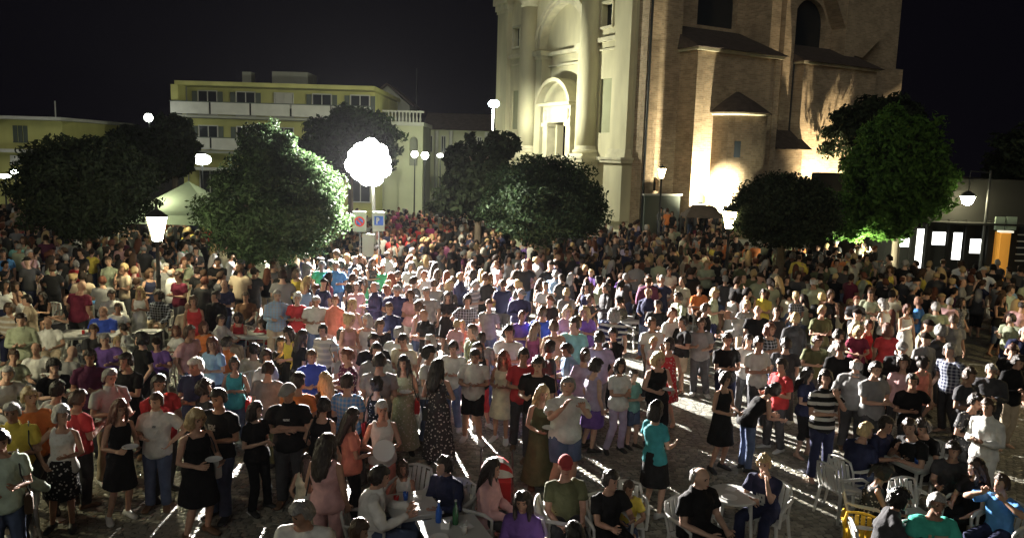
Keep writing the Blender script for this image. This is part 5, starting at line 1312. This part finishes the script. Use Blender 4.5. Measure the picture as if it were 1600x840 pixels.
T_HI = [template(c, 1.0) for c in combos]; T_LO = [template(c, .5) for c in combos]
cr = random.Random(5); spots = []
blocked = [(-15.0, 28, .4), (-7.25, 24, .4), (1.05, 28, .4), (10.1, 30, .4), (17.5, 35, .4), (-.3, 36, .4), (-8.95, 20.5, .3), (8.1, 30, .25), (6.9, 38, .25), (20.9, 36, .3), (-5.1, 29, .5), (-9.6, 47, .6), (-16.2, 40, .4), (-22.5, 40, .5), (25.6, 40, .5), (15.1, 41, .5)]
y = 20.6; row = 0
while y < 50:
    row += 1; x = -.68 * y + cr.random() * .5; lim = .68 * y
    while x < lim:
        X, Y = x + cr.uniform(-.2, .2), y + cr.uniform(-.24, .24); x += cr.choice([.5, .6, .7, .85, 1.0, 1.6])
        px, py = proj((X, Y, 1.6)); z = 0; q = Vector((X, Y, 0)) - CO; sF, wF, sS, wS = q.dot(uF), q.dot(nF), q.dot(uS), q.dot(nS)
        if not (-30 < px < 1630): continue
        if wF < 3.4 and -1 < sF < 18 and wS < 4: continue
        if -1.2 < sS < 22.5 and wS < 3.5: continue
        if Y > 46 and px < 600: continue
        if Y > 36.5 and px > 1150: continue
        if Y > 29.5 and px > 1370: continue
        if px < 560 and Y > 34 and cr.random() < .35: continue
        if any((X - a) ** 2 + (Y - b) ** 2 < c * c for a, b, c in blocked): continue
        if any((p['x'] - X) ** 2 + (p['y'] - Y) ** 2 < .3 for p in PL if p['y'] > 18): continue
        if Y < 21.6 and 1515 < px < 1560: continue
        spots.append((X, Y, 0, px))
    y += .78
for i in range(26): # people standing on the church steps
    s_ = cr.uniform(-.9, 7.5); p = S(Vector((s_, cr.uniform(2.1, 3.1), 0))); spots.append((p.x, p.y, .8, proj(p)[0]))
Vs, Ts, Cs = [], [], []; k = 0
for X, Y, z, px in spots:
    ti = cr.randrange(11) if cr.random() < .86 else 11 + cr.randrange(2); c = combos[ti]; v, t, rg = (T_HI if Y < 28 else T_LO)[ti]
    f = R(cr.uniform(-80, 80) + cr.choice([0, 180, 180, 150, 120])); s = cr.uniform(.88, 1.07) * (.95 if c[1] == 'f' else 1); w_ = s * cr.uniform(.95, 1.14)
    cf, sf = math.cos(f), math.sin(f); x0 = v[:, 0] * w_; y0 = v[:, 1] * w_
    Vs.append(np.stack([cf * x0 - sf * y0 + X, sf * x0 + cf * y0 + Y, v[:, 2] * s + z], 1)); Ts.append(t + k); k += len(v)
    sk = jit(cr.choice(SKIN)); top_ = jit(COL[pick_colour(px, Y, cr)]); bot = jit(COL[cr.choice(['denim', 'charcoal', 'black', 'navy', 'beige', 'grey'])]); hr = jit(HC[cr.choice(['dark', 'black', 'brown', 'dark', 'grey', 'blond', 'auburn'])], .3)
    if c[3] is None: bot = top_
    Cs.append(np.array([sk, (.02, .015, .012), top_, bot, hr])[rg])
V = np.concatenate(Vs); T_ = np.concatenate(Ts); Cc = np.concatenate(Cs)
me = bpy.data.meshes.new('crowd'); me.vertices.add(len(V)); me.vertices.foreach_set('co', V.ravel()); n = len(T_)
me.loops.add(3 * n); me.loops.foreach_set('vertex_index', T_.ravel().astype(np.int32)); me.polygons.add(n); me.polygons.foreach_set('loop_start', np.arange(0, 3 * n, 3)); me.polygons.foreach_set('loop_total', np.full(n, 3))
me.polygons.foreach_set('use_smooth', np.ones(n, dtype=bool)); me.update(calc_edges=True)
ca = me.color_attributes.new('Col', 'FLOAT_COLOR', 'CORNER'); ca.data.foreach_set('color', np.repeat(np.concatenate([Cc, np.ones((n, 1))], 1), 3, axis=0).ravel())
me.materials.append(MATS['crowd']); o = bpy.data.objects.new('crowd', me); col.objects.link(o)
tag(o, 'dense crowd of standing people filling the far half of the square', 'crowd', kind='stuff'); print('CROWD', len(spots), n)

# ------------------------------------------------------------------ tables and things on them
def table_leg_set(t, x, y, pts, z, m='white_plastic'):
    for a, b_ in pts: MB().tube([(x + a * .8, y + b_ * .8, z - .02), (x + a, y + b_, 0)], [.028, .02], 6).build('leg', m, t)
def round_table(px, py, r, label):
    p = ground(px, py, .72); t = thing('round_table', (p.x, p.y, 0), label, 'table')
    MB().lathe((p.x, p.y, 0), [(r - .03, .685), (r, .69), (r + .005, .71), (r - .01, .722), (r - .03, .72)], 32).build('tabletop', 'white_plastic', t, False)
    table_leg_set(t, p.x, p.y, [(r * .68 * a, r * .68 * b_) for a, b_ in ((-1, -1), (1, -1), (1, 1), (-1, 1))], .70); return p
def square_table(px, py, sx, sy, rz, label, cloth_=False):
    p = ground(px, py, .72); t = thing('square_table', (p.x, p.y, 0), label, 'table'); M = Matrix.Rotation(R(rz), 3, 'Z')
    MB().box((p.x, p.y, .705), (sx, sy, .03), R(rz)).build('tabletop', 'white_plastic', t)
    MB().box((p.x, p.y, .665), (sx * .9, sy * .9, .045), R(rz)).build('apron', 'white_plastic', t)
    pts = [M @ Vector((a * sx * .43, b_ * sy * .43, 0)) for a, b_ in ((-1, -1), (1, -1), (1, 1), (-1, 1))]; table_leg_set(t, p.x, p.y, [(q.x, q.y) for q in pts], .68); return p
rt = round_table(1145, 771, .33, 'small round white table between the two seated men at the front')
ta = square_table(642, 786, .62, .70, 24, 'white square table beside the seated man in a white shirt')
tb = square_table(712, 832, .72, .85, 22, 'white square table cut by the bottom edge with blue and green bottles')
for args in ((405, 520, 1.5, .75, 4, 'long pale table left of the white dressed women'), (655, 556, 1.0, .8, 10, 'bright white table glaring in the middle of the crowd'), (748, 520, 1.1, .8, -8, 'white table beside the pale cropped haired person'), (792, 481, 1.1, .75, 0, 'white table in front of the person in a yellow t-shirt'), (140, 520, 1.3, .8, 10, 'table among the seated people left of the lantern'), (990, 497, 1.0, .8, 12, 'white table near the striped shirt person'), (1262, 487, 1.2, .8, 0, 'table among the yellow and orange shirts at the right'), (1432, 715, .8, .8, 20, 'dark cluttered table amid the seated group at the lower right')):
    square_table(*args)
round_table(925, 474, .55, 'round table seen beyond the lilac group')
def bottle(x, y, m, label, h=.26):
    t = thing('bottle', (x, y, .722), label, 'bottle'); MB().lathe((x, y, .722), [(.036, 0), (.038, .02), (.037, h * .55), (.014, h * .78), (.013, h * .93)], 12).build('glass', m, t, True)
    MB().lathe((x, y, .722), [(.015, h * .93), (.015, h)], 8).build('bottle_cap', 'white_plastic', t)
mat('glass_green', (.02, .12, .04), rough=.1, spec=.8); mat('blue_plastic', (.03, .12, .5), rough=.3); mat('lime_plastic', (.55, .7, .05), rough=.4)
bottle(tb.x - .22, tb.y + .26, 'blue_plastic', 'blue bottle at the far left corner of the front table')
bottle(tb.x - .02, tb.y + .22, 'glass_green', 'dark green glass bottle on the front table', .3)
tag(MB().rings([[(tb.x - .13 + sx, tb.y + .13 + sy, z) for sx, sy in ((-.05, -.05), (.05, -.05), (.06, .05), (-.05, .05))] for z in (.722, .80)]).build('napkin_box', 'paper', loc=(tb.x - .13, tb.y + .13, .722)), 'small pale napkin box beside the green bottle', 'box')
def cup(x, y, z, m, label, r=.035, h=.10):
    t = thing('cup', (x, y, z), label, 'cup'); MB().lathe((x, y, z), [(r * .75, 0), (r, h), (r * .9, h), (r * .7, .01)], 12).build('wall', m, t, True)
    MB().tube([(x, y, z + .01), (x + .02, y, z + h * 1.6)], .004, 5).build('straw', 'white_plastic', t)
cup(tb.x + .1, tb.y - .02, .722, 'white_plastic', 'white cup in the middle of the front table')
cup(ta.x - .08, ta.y + .1, .722, 'blue_plastic', 'blue cup on the square table by the white shirted man')
cup(ta.x - .18, ta.y - .02, .722, 'sign_red', 'red cup on the square table by the white shirted man')
c_t = ground(1432, 715, .72)
cup(c_t.x + .1, c_t.y + .05, .722, 'lime_plastic', 'lime green cup with a straw amid the lower right group', .07, .14)
cup(c_t.x - .15, c_t.y - .1, .722, 'white_plastic', 'white cup on the cluttered table at the lower right')
# clutter on the tables
tl = [('small round white table between the seated men', rt, .2), ('square table by the white shirted man', ta, .2), ('front table at the bottom edge', tb, .22)]
tl += [(n_, ground(a_, b_, .72), .3) for n_, a_, b_ in (('long pale table at the left', 405, 520), ('glaring table mid crowd', 655, 556), ('table by the pale cropped person', 748, 520), ('table of the yellow shirted person', 792, 481), ('table left of the lantern', 140, 520), ('table near the striped shirt', 990, 497), ('table amid the lower right group', 1432, 715))]
kr = random.Random(3); DM = {'white': 'white_plastic', 'clear': 'glass_green', 'red': 'sign_red', 'blue': 'blue_plastic'}
for n_, p, sp_ in tl:
    for cc_ in kr.sample(['white', 'red', 'blue'], 2) if sp_ > .22 else []:
        cup(p.x + kr.uniform(-sp_, sp_), p.y + kr.uniform(-sp_, sp_), .722, DM[cc_], '%s cup on the %s' % (cc_, n_))
    q_ = Vector((p.x + kr.uniform(-sp_, sp_) * .8, p.y - .15, .724)); tag(MB().lathe(q_, [(.055, 0), (.09, .012), (.105, .018), (.10, .022), (.05, .008)], 16).build('paper_plate', 'paper', loc=q_), 'white paper plate lying on the %s' % n_, 'plate')
    q_ = Vector((p.x + kr.uniform(-sp_, sp_) * .8, p.y + .15, .726)); M_ = Matrix.Rotation(kr.uniform(0, 3), 3, 'Z'); b = MB(); b.add([q_ + M_ @ Vector(v_) for v_ in ((-.08, -.06, 0), (.07, -.07, .004), (.08, .06, .012), (0, .0, .022), (-.07, .07, .003))], [(0, 1, 3), (1, 2, 3), (2, 4, 3), (4, 0, 3)]); tag(b.build('napkin', 'paper', loc=q_), 'crumpled paper napkin on the %s' % n_, 'napkin')
for i, (px, py) in enumerate(((560, 722), (1010, 705), (1255, 735), (90, 812), (395, 800), (1085, 815), (300, 790))):
    p = ground(px, py, .016); M_ = Matrix.Rotation(i, 3, 'Z'); b = MB(); b.add([p + M_ @ Vector(v_) for v_ in ((-.09, -.06, 0), (.07, -.07, .01), (.08, .06, .0), (0, .01, .03), (-.07, .07, .008))], [(0, 1, 3), (1, 2, 3), (2, 4, 3), (4, 0, 3)]); tag(b.build('paper_scrap', 'paper', loc=p), 'scrap of white paper on the paving ' + ('behind the pink dressed girl', 'right of the woman in teal', 'left of the empty white chair', 'below the woman in the patterned skirt', 'below the person with folded arms', 'left of the seated man in black', 'at the feet of the blond woman in black')[i], 'litter', 'paper scraps on the paving')
# spare chairs in view
for px, py, rz, lab, m in ((1317, 742, 110, 'white plastic chair standing empty beside the blond man in navy', 'white_plastic'), (1430, 782, 10, 'white slatted chair back behind the man in turquoise', 'white_plastic'), (1352, 812, 150, 'yellow plastic chair near the bottom right', 'yellow_plastic'), (876, 806, 80, 'pale chair beside the long haired person in purple', 'white_plastic'), (720, 478, 20, 'white chair back among the standing people right of the mast', 'white_plastic'), (703, 494, -30, 'tall white chair turned sideways in the bright patch', 'white_plastic'), (985, 508, 60, 'leftmost of the white chairs grouped near the striped shirt', 'white_plastic'), (1003, 500, -20, 'rightmost of the white chairs grouped near the striped shirt', 'white_plastic')):
    p = ground(px, py, .62); plastic_chair(p.x, p.y, R(rz), lab, m)
# bin
p = ground(231, 520, .9); t = thing('litter_bin', (p.x, p.y, 0), 'black square litter bin topped with white paper beside the lantern post', 'bin')
MB().box((p.x, p.y, .45), (.42, .42, .88)).build('body', 'bin', t); MB().box((p.x, p.y, .915), (.48, .48, .05)).build('rim', 'iron', t); MB().box((p.x + .05, p.y, .95), (.3, .26, .03), .4).build('litter', 'paper', t)
# pushchair
p = ground(776, 722, .95); x, y = p.x, p.y; t = thing('pushchair', (x, y, 0), 'pushchair with a red and white striped canopy', 'pushchair')
b = MB(); w_ = MB()
for i in range(6):
    a0, a1 = R(10 + 25 * i), R(10 + 25 * (i + 1)); tgt = b if i % 2 == 0 else w_
    tgt.rings([[V3(x + .23 * math.cos(q) * 1.0, y + .30 * math.sin(q) * math.cos(a) - .05, .78 + .26 * math.sin(q) * math.sin(a)) for q in [math.pi * j / 8 for j in range(9)]] for a in (a0, a1)], cap=False, closed=False)
b.build('canopy', 'sign_red', t); w_.build('canopy_stripe', 'sign_white', t)
MB().rings([[(x + sx, y + .2 * q - .02, .45 + .35 * abs(q)) for sx in (-.2, .2)] + [(x + sx, y + .2 * q - .04, .42 + .35 * abs(q)) for sx in (.2, -.2)] for q in (-1, 0, 1)]).build('seat', 'sign_red', t)
for sx in (-.22, .22):
    MB().tube([(x + sx, y - .35, .1), (x + sx, y + .1, .5), (x + sx, y + .42, .98)], .014, 6).build('frame', 'iron', t); MB().tube([(x + sx, y + .35, .1), (x + sx, y + .05, .5)], .014, 6).build('frame', 'iron', t)
    for sy in (-.35, .35): MB().tube([(x + sx - .02, y + sy, .1), (x + sx + .02, y + sy, .1)], .1, 14).build('wheel', 'bin', t)
# plates and phones in hands
mat('phone', (.02, .02, .02), rough=.2, spec=.6)
for i, p in enumerate(PL):
    if p['fill'] or p['py'] < 470: continue
    J = getJ(p['pose'], p['sex']); M = Matrix.Rotation(R(p['face']), 3, 'Z'); ctr = (J['W'][0] + J['W'][1]) / 2; pos = V3(p['x'], p['y'], 0) + (M @ (ctr + V3(0, -.11, .05))) * p['scl'] - V3(p['x'], p['y'], 0) * 0
    lb = ref(p)
    if lb is None: continue
    if p['pose'].startswith('hold') and (p['px'], p['py']) in ((183, 636), (310, 651), (1033, 559), (1138, 531), (421, 577), (633, 568), (849, 614), (29, 646), (490, 470), (1220, 570)):
        lab = 'white paper plate held by ' + lb; 
        if lab in used_: continue
        used_.add(lab); q = MB().lathe(pos, [(.055, 0), (.09, .012), (.105, .018), (.10, .022), (.05, .008)], 16).build('paper_plate', 'paper', loc=pos); tag(q, lab, 'plate', 'paper plates held in the crowd')
    if p['pose'].startswith('raise'):
        q = MB().box(pos + V3(0, 0, .06), (.075, .01, .15), R(p['face'])).build('phone', 'phone', loc=pos); tag(q, 'phone held up by ' + lb, 'phone')
nb = 0
for i, p in enumerate(PL):
    if nb >= 14 or p['pose'].startswith('sit') or p['child'] or p['py'] < 480 or (p['sex'] == 'm' and i % 5) or i % 3 == 1: continue
    J = getJ(p['pose'], p['sex']); lb = ref(p)
    if lb is None: continue
    cN, cc_ = [('black', 'bin'), ('brown', 'door_wood'), ('white', 'white_plastic'), ('red', 'sign_red')][nb % 4]
    lab = '%s shoulder bag carried by %s' % (cN, lb)
    if lab in used_: continue
    used_.add(lab); nb += 1; loc_ = V3(p['x'], p['y'], 0); t = thing('shoulder_bag', loc_, lab, 'bag'); t.rotation_euler.z = R(p['face']); t.scale = (p['scl'],) * 3
    sh_, s1 = (J['S'][1] * .7 + J['neck'] * .3), .25
    for nm, b, mm in (('strap', MB().tube([V3(.235, .10, .98), V3(sh_.x + .06, .11, 1.25), sh_ + V3(.0, .03, .085), V3(sh_.x + .03, -.13, 1.25), V3(.235, -.05, .98)], .009, 5), 'bin'), ('pouch', MB().rings([[V3(.215 + sx * w9, .02 + sy, z) for sx, sy in ((-.045, -.12), (.045, -.12), (.05, 0), (.045, .12), (-.045, .12), (-.05, 0))] for z, w9 in ((.76, .8), (.80, 1), (.95, .9), (.985, .5))]), cc_)):
        me_ = b.mesh(nm, mm, nm == 'strap'); q = bpy.data.objects.new(nm, me_); col.objects.link(q); q.parent = t
q0 = [p for p in PL if p['px'] == 596 and p['py'] == 641][0]; c = V3(q0['x'] + .05, q0['y'] - .34, 1.12)
q = MB().tube([c, c + V3(0, -.012, .006)], [.15, .14], 24).build('serving_plate', 'paper', loc=c); tag(q, 'large round white plate held upright by the white haired person', 'plate')

# ------------------------------------------------------------------ added thin volume imitating lens glare round the lamps
hz = MB().b2(-120, 120, -8, 130, -1.2, 26).build('glare_haze', 'paper'); hz['kind'] = 'stuff'
m = bpy.data.materials.new('glare_haze'); m.use_nodes = True; N = m.node_tree.nodes; N.remove(N['Principled BSDF']); v = N.new('ShaderNodeVolumePrincipled')
v.inputs['Density'].default_value = GLARE_HAZE; v.inputs['Color'].default_value = (.9, .92, 1, 1); v.inputs['Anisotropy'].default_value = .6
m.node_tree.links.new(v.outputs[0], N['Material Output'].inputs['Volume']); hz.data.materials.clear(); hz.data.materials.append(m)
